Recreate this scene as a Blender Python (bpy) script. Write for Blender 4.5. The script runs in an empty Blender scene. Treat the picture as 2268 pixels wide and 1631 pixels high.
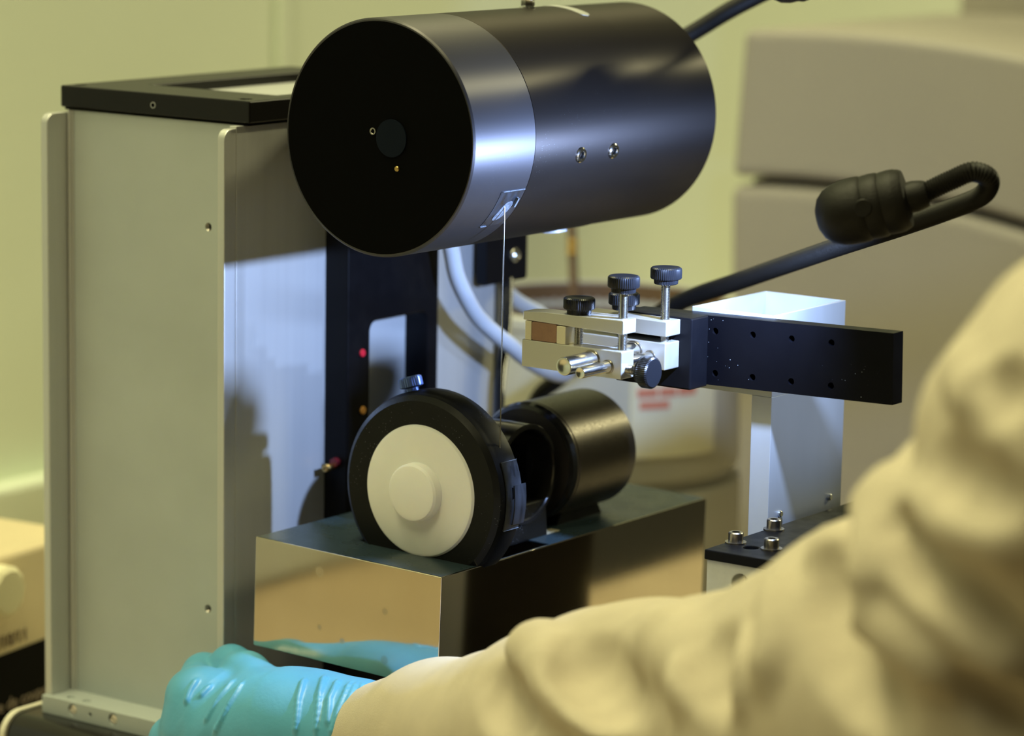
import bpy, bmesh, math, random
import numpy as np
from mathutils import Vector, Matrix

SC = bpy.context.scene
COL = SC.collection
R = math.radians

# ------------------------------------------------------------------ camera
cam_d = bpy.data.cameras.new('camera')
cam = bpy.data.objects.new('camera', cam_d)
COL.objects.link(cam)
_right = Vector((0.81011537, 0.58601827, 0.01719514))
_down = Vector((0.1140061, -0.12869736, -0.98510893))
_fwd = Vector((-0.57507886, 0.80001224, -0.17106936))
mw = Matrix.Identity(4)
for i in range(3):
    mw[i][0] = _right[i]; mw[i][1] = -_down[i]; mw[i][2] = -_fwd[i]
mw.translation = Vector((0.91341186, -1.16145525, 0.56928293))
cam.matrix_world = mw
cam_d.sensor_fit = 'HORIZONTAL'
cam_d.sensor_width = 36.0
cam_d.lens = 36.0 * 7077.0 / 2268.0
cam_d.clip_start = 0.05
cam_d.clip_end = 50
cam_d.dof.use_dof = True
cam_d.dof.focus_distance = 1.49
cam_d.dof.aperture_fstop = 6.3
SC.camera = cam

# ------------------------------------------------------------------ world, exposure, room lights
SC.view_settings.view_transform = 'Standard'
SC.view_settings.look = 'None'
SC.view_settings.exposure = 0.0
SC.view_settings.gamma = 1.0
SC.view_settings.use_curve_mapping = False
w = bpy.data.worlds.new('room_air'); SC.world = w
w.use_nodes = True
bg = w.node_tree.nodes['Background']
bg.inputs[0].default_value = (1.0, 0.97, 0.55, 1)
bg.inputs[1].default_value = 0.04

def area_light(name, loc, rot, sx, sy, watts, col):
    ld = bpy.data.lights.new(name, 'AREA'); ld.shape = 'RECTANGLE'
    ld.size = sx; ld.size_y = sy; ld.energy = watts; ld.color = col
    o = bpy.data.objects.new(name, ld); COL.objects.link(o)
    o.location = loc; o.rotation_euler = rot
    return o
YEL = (1.0, 0.94, 0.51)
area_light('ceiling_light', (-0.30, -0.05, 2.3), (0, 0, 0), 0.4, 1.2, 38, YEL)
area_light('ceiling_light', (0.25, -1.45, 2.3), (0, 0, 0), 0.4, 1.2, 24, YEL)
area_light('ceiling_light', (1.50, 3.60, 2.25), (0, 0, 0), 0.4, 1.2, 150, YEL)
# added cold fill spot with no lamp body, outside the picture on the right, aimed at the post
ld = bpy.data.lights.new('post_fill', 'SPOT'); ld.energy = 8; ld.color = (.43, .60, 1.0)
ld.spot_size = R(20); ld.spot_blend = .8; ld.shadow_soft_size = .006
wl = bpy.data.objects.new('post_fill', ld); COL.objects.link(wl)
wl.location = (.62, .21, .47)
wl.rotation_euler = (Vector((.12, .14, .315)) - wl.location).to_track_quat('-Z', 'Y').to_euler()

# ------------------------------------------------------------------ materials
def mat(name, col, rough=0.5, metal=0.0, spec=0.5, var=0.0, vscale=40.0, bump=0.0, bscale=300.0, stretch=(1,1,1),
        rvar=0.0, emit=None, estr=0.0, trans=0.0, sss=0.0, alpha=1.0, coat=0.0, aniso=0.0):
    m = bpy.data.materials.new(name); m.use_nodes = True
    nt = m.node_tree; b = nt.nodes['Principled BSDF']
    b.inputs['Base Color'].default_value = (*col, 1)
    b.inputs['Roughness'].default_value = rough
    b.inputs['Metallic'].default_value = metal
    b.inputs['Specular IOR Level'].default_value = spec
    if alpha < 1: b.inputs['Alpha'].default_value = alpha
    if coat: b.inputs['Coat Weight'].default_value = coat
    if trans: b.inputs['Transmission Weight'].default_value = trans
    if sss:
        b.inputs['Subsurface Weight'].default_value = sss
        b.inputs['Subsurface Radius'].default_value = (0.004, 0.003, 0.002)
        b.inputs['Subsurface Scale'].default_value = 1.0
    if emit:
        b.inputs['Emission Color'].default_value = (*emit, 1)
        b.inputs['Emission Strength'].default_value = estr
    if var or bump or rvar:
        tc = nt.nodes.new('ShaderNodeTexCoord'); mp = nt.nodes.new('ShaderNodeMapping')
        mp.inputs['Scale'].default_value = stretch
        nt.links.new(tc.outputs['Object'], mp.inputs['Vector'])
    if var or rvar:
        n = nt.nodes.new('ShaderNodeTexNoise'); n.inputs['Scale'].default_value = vscale; n.inputs['Detail'].default_value = 4
        nt.links.new(mp.outputs[0], n.inputs['Vector'])
        if var:
            mr = nt.nodes.new('ShaderNodeMapRange'); mr.inputs[1].default_value = .3; mr.inputs[2].default_value = .7
            mr.inputs[3].default_value = 1 - var; mr.inputs[4].default_value = 1 + var
            nt.links.new(n.outputs['Fac'], mr.inputs[0])
            mx = nt.nodes.new('ShaderNodeMix'); mx.data_type = 'RGBA'; mx.blend_type = 'MULTIPLY'
            mx.inputs[0].default_value = 1; mx.inputs[6].default_value = (*col, 1)
            nt.links.new(mr.outputs[0], mx.inputs[7]); nt.links.new(mx.outputs[2], b.inputs['Base Color'])
        if rvar:
            m2 = nt.nodes.new('ShaderNodeMapRange'); m2.inputs[1].default_value = .3; m2.inputs[2].default_value = .7
            m2.inputs[3].default_value = max(.02, rough - rvar); m2.inputs[4].default_value = rough + rvar
            nt.links.new(n.outputs['Fac'], m2.inputs[0]); nt.links.new(m2.outputs[0], b.inputs['Roughness'])
    if bump:
        n2 = nt.nodes.new('ShaderNodeTexNoise'); n2.inputs['Scale'].default_value = bscale; n2.inputs['Detail'].default_value = 3
        nt.links.new(mp.outputs[0], n2.inputs['Vector'])
        bp = nt.nodes.new('ShaderNodeBump'); bp.inputs['Strength'].default_value = bump; bp.inputs['Distance'].default_value = .001
        nt.links.new(n2.outputs['Fac'], bp.inputs['Height']); nt.links.new(bp.outputs[0], b.inputs['Normal'])
    return m

def turned(m, an):
    nt = m.node_tree; b = nt.nodes['Principled BSDF']
    t = nt.nodes.new('ShaderNodeTangent'); t.direction_type = 'RADIAL'; t.axis = 'Y'
    b.inputs['Anisotropic'].default_value = an; b.inputs['Anisotropic Rotation'].default_value = .25
    nt.links.new(t.outputs[0], b.inputs['Tangent'])
    return m

def speckle(m, scale, thr, col, amt):
    """light dust specks scattered over a material"""
    nt = m.node_tree; b = nt.nodes['Principled BSDF']
    tc = nt.nodes.new('ShaderNodeTexCoord'); v = nt.nodes.new('ShaderNodeTexVoronoi'); v.inputs['Scale'].default_value = scale
    nt.links.new(tc.outputs['Object'], v.inputs['Vector'])
    n = nt.nodes.new('ShaderNodeTexNoise'); n.inputs['Scale'].default_value = scale * .06
    nt.links.new(tc.outputs['Object'], n.inputs['Vector'])
    r1 = nt.nodes.new('ShaderNodeMapRange'); r1.inputs[1].default_value = thr; r1.inputs[2].default_value = thr * .6; r1.inputs[3].default_value = 0; r1.inputs[4].default_value = 1
    r2 = nt.nodes.new('ShaderNodeMapRange'); r2.inputs[1].default_value = .5; r2.inputs[2].default_value = .62; r2.inputs[3].default_value = 0; r2.inputs[4].default_value = amt
    nt.links.new(v.outputs['Distance'], r1.inputs[0]); nt.links.new(n.outputs['Fac'], r2.inputs[0])
    mu = nt.nodes.new('ShaderNodeMath'); mu.operation = 'MULTIPLY'
    nt.links.new(r1.outputs[0], mu.inputs[0]); nt.links.new(r2.outputs[0], mu.inputs[1])
    mx = nt.nodes.new('ShaderNodeMix'); mx.data_type = 'RGBA'
    lk = b.inputs['Base Color'].links
    if lk: nt.links.new(lk[0].from_socket, mx.inputs[6])
    else: mx.inputs[6].default_value = b.inputs['Base Color'].default_value
    mx.inputs[7].default_value = (*col, 1)
    nt.links.new(mu.outputs[0], mx.inputs[0]); nt.links.new(mx.outputs[2], b.inputs['Base Color'])
    return m

BLK = mat('black_anodised', (.003, .003, .004), .40, spec=.11, rvar=.06, vscale=120)
BLKD = mat('dull_black_face', (.0015, .0015, .0015), .7, spec=.04)
FRAMEM = mat('satin_black_frame', (.006, .005, .004), .36, spec=.25)
BLKG = mat('glossy_black', (.012, .011, .010), .16, spec=.5)
DRUMF = speckle(turned(mat('satin_black_drum', (.09, .086, .092), .48, metal=.85, rvar=.02, vscale=60, stretch=(1, .05, 1)), .78), 900, .10, (.3, .33, .36), .6)
DRUMM = speckle(turned(mat('satin_black_barrel', (.036, .031, .029), .46, metal=.85, rvar=.02, vscale=60, stretch=(1, .05, 1)), .85), 900, .10, (.3, .33, .36), .7)
RUB = mat('black_rubber', (.006, .005, .004), .55, spec=.25, bump=.15, bscale=900)
RUBW = speckle(mat('black_wheel_rubber', (.004, .004, .004), .45, spec=.2, rvar=.1, vscale=90), 700, .12, (.4, .42, .46), .6)
ALU = mat('anodised_aluminium', (.62, .62, .60), .44, metal=.60, var=.03, vscale=30, stretch=(6, 6, .2))
ALUP = mat('matt_aluminium_web', (.47, .51, .51), .55, metal=.1, var=.04, vscale=25, bump=.03, bscale=1200)
ALUB = mat('brushed_aluminium', (.56, .54, .49), .36, metal=.75, rvar=.06, vscale=200, stretch=(.15, 1, 1), bump=.02, bscale=900)
ALUT = mat('milled_aluminium_post', (.48, .50, .51), .40, metal=.45, var=.06, vscale=14, stretch=(3, 3, .5))
STEEL = mat('polished_steel', (.72, .71, .68), .17, metal=1.0)
STEELD = mat('dark_screw_steel', (.36, .33, .29), .28, metal=1.0)
PALE = mat('pale_backing', (.45, .46, .46), .5, metal=.2)
WHITEP = mat('white_nylon', (.88, .86, .82), .45, sss=.25, var=.02, vscale=60)
CREAM = mat('cream_paint', (.70, .66, .54), .45, var=.02)
BEIGE = mat('beige_enclosure', (.36, .33, .30), .55, var=.03, vscale=8)
BEIGET = mat('beige_cover_top', (.50, .47, .38), .5, var=.03, vscale=8)
BINM = mat('beige_bin_plastic', (.54, .53, .47), .5, var=.03, vscale=10)
BROWN = mat('brown_bin_inside', (.17, .10, .045), .6)
WALLM = mat('cream_wall_paint', (.77, .84, .70), .6, var=.03, vscale=3, bump=.02, bscale=150)
WALLT = mat('cream_wall_trim', (.76, .83, .70), .5)
BENCH = mat('beech_worktop', (.50, .41, .28), .45, var=.12, vscale=6, stretch=(1, 8, 1))
FLOORM = mat('brown_floor', (.20, .16, .12), .5, var=.1, vscale=5)
HOSE = mat('grey_rubber_hose', (.42, .44, .46), .5)
CLOTH = mat('yellow_coverall_cloth', (.55, .48, .37), .85, spec=.2, var=.05, vscale=60, bump=.35, bscale=2500)
GLOVE = mat('teal_nitrile_glove', (.09, .36, .57), .38, spec=.55, var=.06, vscale=50, bump=.08, bscale=500)
BRASS = mat('brass', (.55, .36, .12), .3, metal=1.0)
REDP = mat('red_button', (.55, .01, .03), .4)
REDD = mat('dark_red_nut', (.12, .008, .012), .4)
ORG = mat('orange_button', (.70, .32, .06), .4)
PAPER = mat('white_paper', (.86, .83, .64), .7)
REDINK = mat('red_print', (.72, .27, .18), .7)
INK = mat('dark_ink', (.10, .06, .05), .7)
GREYINK = mat('pale_print', (.30, .24, .19), .7)
SPEC = mat('brown_specimen', (.24, .13, .075), .6, var=.08, vscale=300)
BRASSY = mat('yellowish_holder', (.66, .60, .42), .4, metal=.3)
PINK = mat('pink_sticker', (.65, .38, .33), .6)
TAPE = mat('dusty_clear_tape', (.014, .016, .020), .36, spec=.35, var=.6, vscale=240, rvar=.12, stretch=(1, 1, .3))
TAPEW = mat('white_residue', (.10, .115, .135), .45, var=.5, vscale=500)
TOPS = mat('dark_satin_sheet', (.022, .036, .043), .28, spec=.2, rvar=.05, vscale=60)
HUBB = mat('blue_black_hub', (.004, .007, .014), .6, spec=.08)

# polished steel cover with dried drops and smears
MIRROR = bpy.data.materials.new('polished_stainless_cover'); MIRROR.use_nodes = True
def _mirror():
    nt = MIRROR.node_tree; b = nt.nodes['Principled BSDF']
    b.inputs['Metallic'].default_value = 1.0
    tc = nt.nodes.new('ShaderNodeTexCoord')
    v = nt.nodes.new('ShaderNodeTexVoronoi'); v.inputs['Scale'].default_value = 75; v.inputs['Randomness'].default_value = 1
    nt.links.new(tc.outputs['Object'], v.inputs['Vector'])
    r1 = nt.nodes.new('ShaderNodeMapRange'); r1.inputs[1].default_value = .20; r1.inputs[2].default_value = .12; r1.inputs[3].default_value = 0; r1.inputs[4].default_value = 1
    nt.links.new(v.outputs['Distance'], r1.inputs[0])
    sp = nt.nodes.new('ShaderNodeSeparateColor'); nt.links.new(v.outputs['Color'], sp.inputs[0])
    r2 = nt.nodes.new('ShaderNodeMath'); r2.operation = 'GREATER_THAN'; r2.inputs[1].default_value = .86
    nt.links.new(sp.outputs[0], r2.inputs[0])
    mu = nt.nodes.new('ShaderNodeMath'); mu.operation = 'MULTIPLY'; nt.links.new(r1.outputs[0], mu.inputs[0]); nt.links.new(r2.outputs[0], mu.inputs[1])
    n = nt.nodes.new('ShaderNodeTexNoise'); n.inputs['Scale'].default_value = 22; n.inputs['Detail'].default_value = 5
    mp = nt.nodes.new('ShaderNodeMapping'); mp.inputs['Scale'].default_value = (1, 1, .35)
    nt.links.new(tc.outputs['Object'], mp.inputs['Vector']); nt.links.new(mp.outputs[0], n.inputs['Vector'])
    rr = nt.nodes.new('ShaderNodeMapRange'); rr.inputs[3].default_value = .03; rr.inputs[4].default_value = .09
    nt.links.new(n.outputs['Fac'], rr.inputs[0])
    ad = nt.nodes.new('ShaderNodeMath'); ad.operation = 'MULTIPLY_ADD'; ad.inputs[1].default_value = .2
    nt.links.new(mu.outputs[0], ad.inputs[0]); nt.links.new(rr.outputs[0], ad.inputs[2]); nt.links.new(ad.outputs[0], b.inputs['Roughness'])
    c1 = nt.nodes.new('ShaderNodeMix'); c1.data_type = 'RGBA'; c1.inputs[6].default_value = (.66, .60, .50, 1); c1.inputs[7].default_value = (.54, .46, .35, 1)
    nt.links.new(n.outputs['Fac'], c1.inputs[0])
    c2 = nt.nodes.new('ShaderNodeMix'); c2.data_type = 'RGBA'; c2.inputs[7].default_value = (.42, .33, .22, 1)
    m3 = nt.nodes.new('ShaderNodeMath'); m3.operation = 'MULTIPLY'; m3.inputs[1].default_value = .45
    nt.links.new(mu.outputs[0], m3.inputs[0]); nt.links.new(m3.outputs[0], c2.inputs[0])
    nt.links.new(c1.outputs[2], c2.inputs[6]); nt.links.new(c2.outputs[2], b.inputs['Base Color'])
_mirror()

# ------------------------------------------------------------------ mesh helpers
def frame_of(axis):
    a = Vector(axis).normalized()
    u = a.orthogonal().normalized(); v = a.cross(u)
    return a, u, v
AX = {'X': (Vector((1,0,0)), Vector((0,1,0)), Vector((0,0,1))), 'Y': (Vector((0,1,0)), Vector((0,0,1)), Vector((1,0,0))), 'Z': (Vector((0,0,1)), Vector((1,0,0)), Vector((0,1,0)))}

def catmull(pts, n=8):
    P = [Vector(p) for p in pts]; P = [P[0]*2-P[1]] + P + [P[-1]*2-P[-2]]
    out = []
    for i in range(1, len(P)-2):
        for k in range(n):
            t = k/n
            out.append(.5*((2*P[i]) + (P[i+1]-P[i-1])*t + (2*P[i-1]-5*P[i]+4*P[i+1]-P[i+2])*t*t + (3*P[i]-P[i-1]-3*P[i+1]+P[i+2])*t**3))
    out.append(P[-2].copy())
    return out

def resample(pts, step):
    out = [pts[0].copy()]; acc = 0.0
    for a, b in zip(pts[:-1], pts[1:]):
        L = (b-a).length; d = step - acc
        while d <= L and L > 0:
            out.append(a.lerp(b, d/L)); d += step
        acc = L - (d - step)
    return out

class MB:
    def __init__(self): self.v = []; self.f = []
    def add(self, vs, fs):
        k = len(self.v); self.v += [Vector(p) for p in vs]; self.f += [[i+k for i in f] for f in fs]; return self
    def box(self, x0, x1, y0, y1, z0, z1):
        vs = [(x,y,z) for z in (z0,z1) for y in (y0,y1) for x in (x0,x1)]
        return self.add(vs, [(0,2,3,1),(4,5,7,6),(0,1,5,4),(2,6,7,3),(0,4,6,2),(1,3,7,5)])
    def prism(self, poly, axis, h0, h1):
        """poly: 2D points in the plane (u,v) of the axis; X->(y,z) Y->(z,x) Z->(x,y)"""
        a, u, v = AX[axis]; n = len(poly)
        vs = [a*h0 + u*p[0] + v*p[1] for p in poly] + [a*h1 + u*p[0] + v*p[1] for p in poly]
        fs = [list(range(n))[::-1], list(range(n, 2*n))] + [(i, (i+1)%n, n+(i+1)%n, n+i) for i in range(n)]
        return self.add(vs, fs)
    def lathe(self, prof, org, axis=(0,0,1), n=48, flute=None, closed=False):
        """prof: (radius, height) list along the axis from org"""
        a, u, v = AX[axis] if isinstance(axis, str) else frame_of(axis)
        org = Vector(org); rings = []; vs = []
        for (r, h) in prof:
            if r < 1e-7: rings.append([len(vs)]); vs.append(org + a*h)
            else:
                rr = []
                for k in range(n):
                    t = 2*math.pi*k/n; q = r*(1 - (flute if flute and k % 2 else 0))
                    rr.append(len(vs)); vs.append(org + a*h + (u*math.cos(t) + v*math.sin(t))*q)
                rings.append(rr)
        fs = []
        seq = list(zip(rings[:-1], rings[1:])) + ([(rings[-1], rings[0])] if closed else [])
        for A, B in seq:
            if len(A) == 1 and len(B) == 1: continue
            if len(A) == 1: fs += [(A[0], B[k], B[(k+1)%n]) for k in range(n)]
            elif len(B) == 1: fs += [(A[k], B[0], A[(k+1)%n]) for k in range(n)]
            else: fs += [(A[k], B[k], B[(k+1)%n], A[(k+1)%n]) for k in range(n)]
        if not closed:
            if len(rings[0]) > 1: fs.append(rings[0])
            if len(rings[-1]) > 1: fs.append(rings[-1][::-1])
        return self.add(vs, fs)
    def cyl(self, r, h0, h1, org, axis='Z', n=32, ch=0.0):
        p = [(r-ch, h0), (r, h0+ch), (r, h1-ch), (r-ch, h1)] if ch else [(r, h0), (r, h1)]
        return self.lathe(p, org, axis, n)
    def tube(self, pts, rad, n=16):
        pts = [Vector(p) for p in pts]; m = len(pts); vs = []; fs = []
        t0 = (pts[1]-pts[0]).normalized(); u = t0.orthogonal().normalized()
        for i, p in enumerate(pts):
            t = (pts[min(i+1, m-1)] - pts[max(i-1, 0)]).normalized()
            u = (u - t*u.dot(t)).normalized(); v = t.cross(u)
            r = rad(i) if callable(rad) else rad
            vs += [p + (u*math.cos(2*math.pi*k/n) + v*math.sin(2*math.pi*k/n))*r for k in range(n)]
        for i in range(m-1):
            fs += [(i*n+k, i*n+(k+1)%n, (i+1)*n+(k+1)%n, (i+1)*n+k) for k in range(n)]
        fs += [list(range(n))[::-1], list(range((m-1)*n, m*n))]
        return self.add(vs, fs)
    def rot(self, pivot, axis, deg):
        M_ = Matrix.Rotation(R(deg), 3, axis); pv = Vector(pivot)
        self.v = [pv + M_ @ (p - pv) for p in self.v]; return self

ORGN = {}
def base_of(o):
    while o is not None:
        if o.name in ORGN: return ORGN[o.name]
        o = o.parent
    return Vector()
def build(mb, name, m, parent=None, bev=0.0, seg=2, sharp=32, loc=None, cut=None, label=None):
    org = base_of(parent) if parent else Vector(loc if loc is not None else (0,0,0))
    bm = bmesh.new()
    vv = [bm.verts.new(p - org) for p in mb.v]
    for f in mb.f:
        try: bm.faces.new([vv[i] for i in f])
        except ValueError: pass
    bmesh.ops.recalc_face_normals(bm, faces=bm.faces)
    me = bpy.data.meshes.new(name)
    if cut:
        bm.to_mesh(me); bm.free()
        o = bpy.data.objects.new('cutting_tmp', me); COL.objects.link(o)
        tmp = []
        for c in cut:
            cb = bmesh.new(); cv = [cb.verts.new(p - org) for p in c.v]
            for f in c.f: cb.faces.new([cv[i] for i in f])
            bmesh.ops.recalc_face_normals(cb, faces=cb.faces)
            cm = bpy.data.meshes.new('c'); cb.to_mesh(cm); cb.free()
            co = bpy.data.objects.new('cutter_tmp', cm); COL.objects.link(co); tmp.append(co)
            md = o.modifiers.new('b', 'BOOLEAN'); md.operation = 'DIFFERENCE'; md.solver = 'EXACT'; md.object = co
        dg = bpy.context.evaluated_depsgraph_get(); dg.update()
        me = bpy.data.meshes.new_from_object(o.evaluated_get(dg))
        for t in tmp + [o]: bpy.data.objects.remove(t)
        me.name = name
        bm = bmesh.new(); bm.from_mesh(me)
    if bev:
        es = [e for e in bm.edges if len(e.link_faces) == 2 and e.calc_face_angle(0) > R(40)]
        bmesh.ops.bevel(bm, geom=es, offset=bev, segments=seg, profile=.5, affect='EDGES', clamp_overlap=True)
    if bev: sharp = min(sharp, 14)
    for f in bm.faces: f.smooth = True
    for e in bm.edges:
        e.smooth = not (len(e.link_faces) == 2 and e.calc_face_angle(0) > R(sharp))
    bm.to_mesh(me); bm.free()
    me.materials.clear(); me.materials.append(m)
    o = bpy.data.objects.new(name, me); COL.objects.link(o)
    if parent: o.parent = parent
    else:
        o.location = org; ORGN[o.name] = org
    if label: o['label'] = label
    return o
def tag(o, label, cat, group=None):
    o['label'] = label; o['category'] = cat
    if group: o['group'] = group
    return o
def thing(name, label, cat, loc, group=None):
    o = bpy.data.objects.new(name, None); COL.objects.link(o); o.empty_display_size = .02
    o.location = loc; ORGN[o.name] = Vector(loc)
    return tag(o, label, cat, group)
def struct(o): o['kind'] = 'structure'; return o
def rrect(x0, x1, y0, y1, r, n=6, corners=(1,1,1,1)):
    out = []
    for (cx, cy, a0, on) in ((x1-r, y1-r, 0, corners[0]), (x0+r, y1-r, 90, corners[1]), (x0+r, y0+r, 180, corners[2]), (x1-r, y0+r, 270, corners[3])):
        if on: out += [(cx + r*math.cos(R(a0+90*k/n)), cy + r*math.sin(R(a0+90*k/n))) for k in range(n+1)]
        else: out.append((cx + (r if a0 in (0,270) else -r), cy + (r if a0 in (0,90) else -r)))
    return out
def text_obj(name, s, size, mat_, parent, M_, depth=.0002):
    cu = bpy.data.curves.new('t', 'FONT'); cu.body = s; cu.size = size; cu.extrude = depth; cu.resolution_u = 3
    t = bpy.data.objects.new('text_tmp', cu); COL.objects.link(t)
    dg = bpy.context.evaluated_depsgraph_get(); dg.update()
    me = bpy.data.meshes.new_from_object(t.evaluated_get(dg)); bpy.data.objects.remove(t)
    me.transform(Matrix.Translation(-base_of(parent)) @ M_); me.materials.clear(); me.materials.append(mat_); me.name = name
    o = bpy.data.objects.new(name, me); COL.objects.link(o); o.parent = parent
    return o

# ================================================================== SETTING
struct(build(MB().box(-.62, -.60, -1.2, 3.0, -.9, 2.4), 'wall_left', WALLM, bev=.001))
struct(build(MB().box(-.62, 3.0, -2.0, 3.0, -.93, -.90), 'floor', FLOORM))
struct(build(MB().box(-.60, -.5955, .640, .655, .125, 2.4), 'trim_1', WALLT, bev=.0012))
_t2 = MB().box(-.60, -.578, -1.2, 3.0, .004, .1195)
struct(build(_t2, 'trim_2', WALLT, bev=.004))

bench = thing('workbench', 'long beech workbench that carries the saw, the bin and the beige instrument', 'workbench', (0, .2, -.9))
build(MB().box(-.60, .42, -1.05, 1.75, -.04, 0), 'worktop', BENCH, bench, bev=.003)
for (x, y) in ((-.56, -1.0), (.38, -1.0), (-.56, 1.69), (.38, 1.69)):
    build(MB().box(x-.03, x+.03, y-.03, y+.03, -.9, -.04), 'leg', STEELD, bench, bev=.003)

tag(build(MB().prism(rrect(-.26, .33, -.04, .305, .02), 'Z', .0002, .0035), 'reflection_mat', mat('dark_reflection_mat', (.02, .018, .016), .7), loc=(.1, .25, 0), bev=.0008),  # unseen mat, added to darken the reflection in the cover's side
    'dark mat added on the workbench under the saw to darken the steel cover reflection', 'mat')

# ================================================================== MACHINE BASE
base = thing('saw_base', 'low black saw housing with a rounded cream cheek under the aluminium column', 'machine base', (-.08, .12, .0036))
# front hood with rounded nose, profile in (y,z)
def nose(y0, y1, z0, z1, r):
    return [(y1, z0), (y1, z1)] + [(y0 + r - r*math.sin(R(a)), z1 - r + r*math.cos(R(a))) for a in range(0, 91, 10)] + [(y0, z0)]
build(MB().prism(nose(-.014, .27, .006, .1035, .012), 'X', -.2305, .110), 'housing', BLKG, base, bev=.0004)
build(MB().prism(nose(-.016, .27, .006, .1050, .0135), 'X', -.2340, -.2304), 'side_cheek', CREAM, base, bev=.0005, label='cream side cheek')
build(MB().prism(rrect(-.1985, -.184, -.0147, -.0135, .0005), 'Z', .070, .0905), 'sticker', PINK, base, label='pale pink sticker')
for (x, y) in ((-.2, .03), (-.2, .24), (.08, .03), (.08, .24)):
    build(MB().cyl(.012, .0036, .0062, (x, y, 0)), 'foot', RUB, base)

# ================================================================== COLUMN
colm = thing('saw_column', 'upright aluminium column with a black slide plate at the left of the saw', 'machine column', (-.16, .12, .1045))
build(MB().box(-.222, -.0985, .004, .2375, .1036, .1128), 'base_plate', ALUP, colm, bev=.0006,
      cut=[MB().cyl(.0030, -.001, .0035, (x, .004, z), 'Y', 24) for x, z in ((-.2004, .1086), (-.1722, .1086))] +
          [MB().cyl(.0011, -.001, .004, (-.1880, .004, .1084), 'Y', 16)] +
          [MB().cyl(.0023, .1118, .114, (x, y, 0), 'Z', 24) for x, y in ((-.2075, .0105), (-.1965, .0105))])
for x, z in ((-.2004, .1086), (-.1722, .1086)):
    build(MB().lathe([(0, .0008), (.0022, .0008), (.0027, .0014), (.0027, .0034)], (x, .004, z), 'Y', 24), 'slotted_screw', STEEL, colm, label='steel slotted screw',
          cut=[MB().box(x-.0035, x+.0035, .0045, .0056, z-.00045, z+.00045).rot((x, .004, z), 'Y', 25)])
def cheek(y0, y1, z0, z1, r):
    return [(y1, z0), (y1, z1)] + [(y0 + r - r*math.sin(R(a)), z1 - r + r*math.cos(R(a))) for a in range(0, 91, 10)] + [(y0, z0)]
build(MB().prism(cheek(.007, .2375, .1128, .4158, .005), 'X', -.2226, -.2180), 'left_flange', ALU, colm, bev=.0004)
build(MB().prism(cheek(.007, .0155, .1128, .4162, .005), 'X', -.1045, -.1000), 'right_flange', ALU, colm, bev=.0004)
build(MB().box(-.2180, -.1045, .0225, .0262, .1128, .4175), 'web_panel', ALUP, colm, bev=.0003,
      cut=[MB().cyl(.0021, .02, .0275, (-.1239, 0, z), 'Y', 24) for z in (.3653, .1712)])
for z in (.3653, .1712):
    build(MB().lathe([(.0021 - (.00035 if k % 2 else 0), .0005 + .0004*k) for k in range(8)] + [(.0024, .0037), (.0024, .0005)], (-.1239, .0225, z), 'Y', 24, closed=True), 'threaded_insert', STEELD, colm, label='threaded hole')
    build(MB().cyl(.0028, .0262, .0268, (-.1239, 0, z), 'Y', 20), 'insert_cap', BLKD, colm)
build(MB().cyl(.0010, .1128, .4170, (-.2165, .0216, 0), 'Z', 16), 'corner_bead', ALU, colm)
build(MB().cyl(.0007, .1128, .4170, (-.2148, .0221, 0), 'Z', 16), 'corner_bead', ALU, colm)
build(MB().box(-.1045, -.1000, .0158, .0853, .1128, .4172), 'side_panel', ALU, colm, bev=.0003)
build(MB().box(-.1045, -.1000, .1610, .2310, .1128, .4172), 'rear_panel', ALU, colm, bev=.0003)
build(MB().box(-.1045, -.0990, .2335, .2375, .1128, .4172), 'rear_rib', ALU, colm, bev=.0004)
build(MB().box(-.2180, -.1045, .2330, .2375, .1128, .4172), 'back_panel', ALUP, colm, bev=.0003)
# black slide plate with a rounded window
win = [(p[0], p[1]) for p in rrect(.1035, .1520, .205, .3125, .0055)]
build(MB().box(-.1045, -.0855, .0853, .1610, .1128, .4172), 'slide_plate', BLK, colm, bev=.0006, cut=[MB().prism(win, 'X', -.1010, -.08)])
build(MB().prism(rrect(.1038, .1517, .2053, .3122, .0050), 'X', -.1012, -.1000), 'window_backing', PALE, colm, label='pale grey backing seen through the window')
build(MB().lathe([(0, .0009), (.0018, .0008), (.0021, .0003), (.0021, -.001)], (-.0855, .0972, .2970), 'X', 24), 'red_button', REDP, colm, label='red button')
build(MB().lathe([(0, .0009), (.0018, .0008), (.0021, .0003), (.0021, -.001)], (-.0855, .0980, .2672), 'X', 24), 'orange_button', ORG, colm, label='orange button')
build(MB().lathe([(.0007, -.009), (.0018, -.0088), (.0018, -.0083), (.0014, -.0080), (.0018, -.0076), (.0015, -.0072), (.0018, -.0068), (.0015, -.0064), (.0018, -.006), (.0018, .001), (.0007, .001)], (-.0928, .0853, .2392), 'Y', 20, closed=True), 'hose_nipple', BRASS, colm, label='small brass nipple')
build(MB().cyl(.0026, -.003, .0005, (-.0918, .0853, .2412), 'Y', 6), 'nut', REDD, colm, label='dark red nut')
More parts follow.
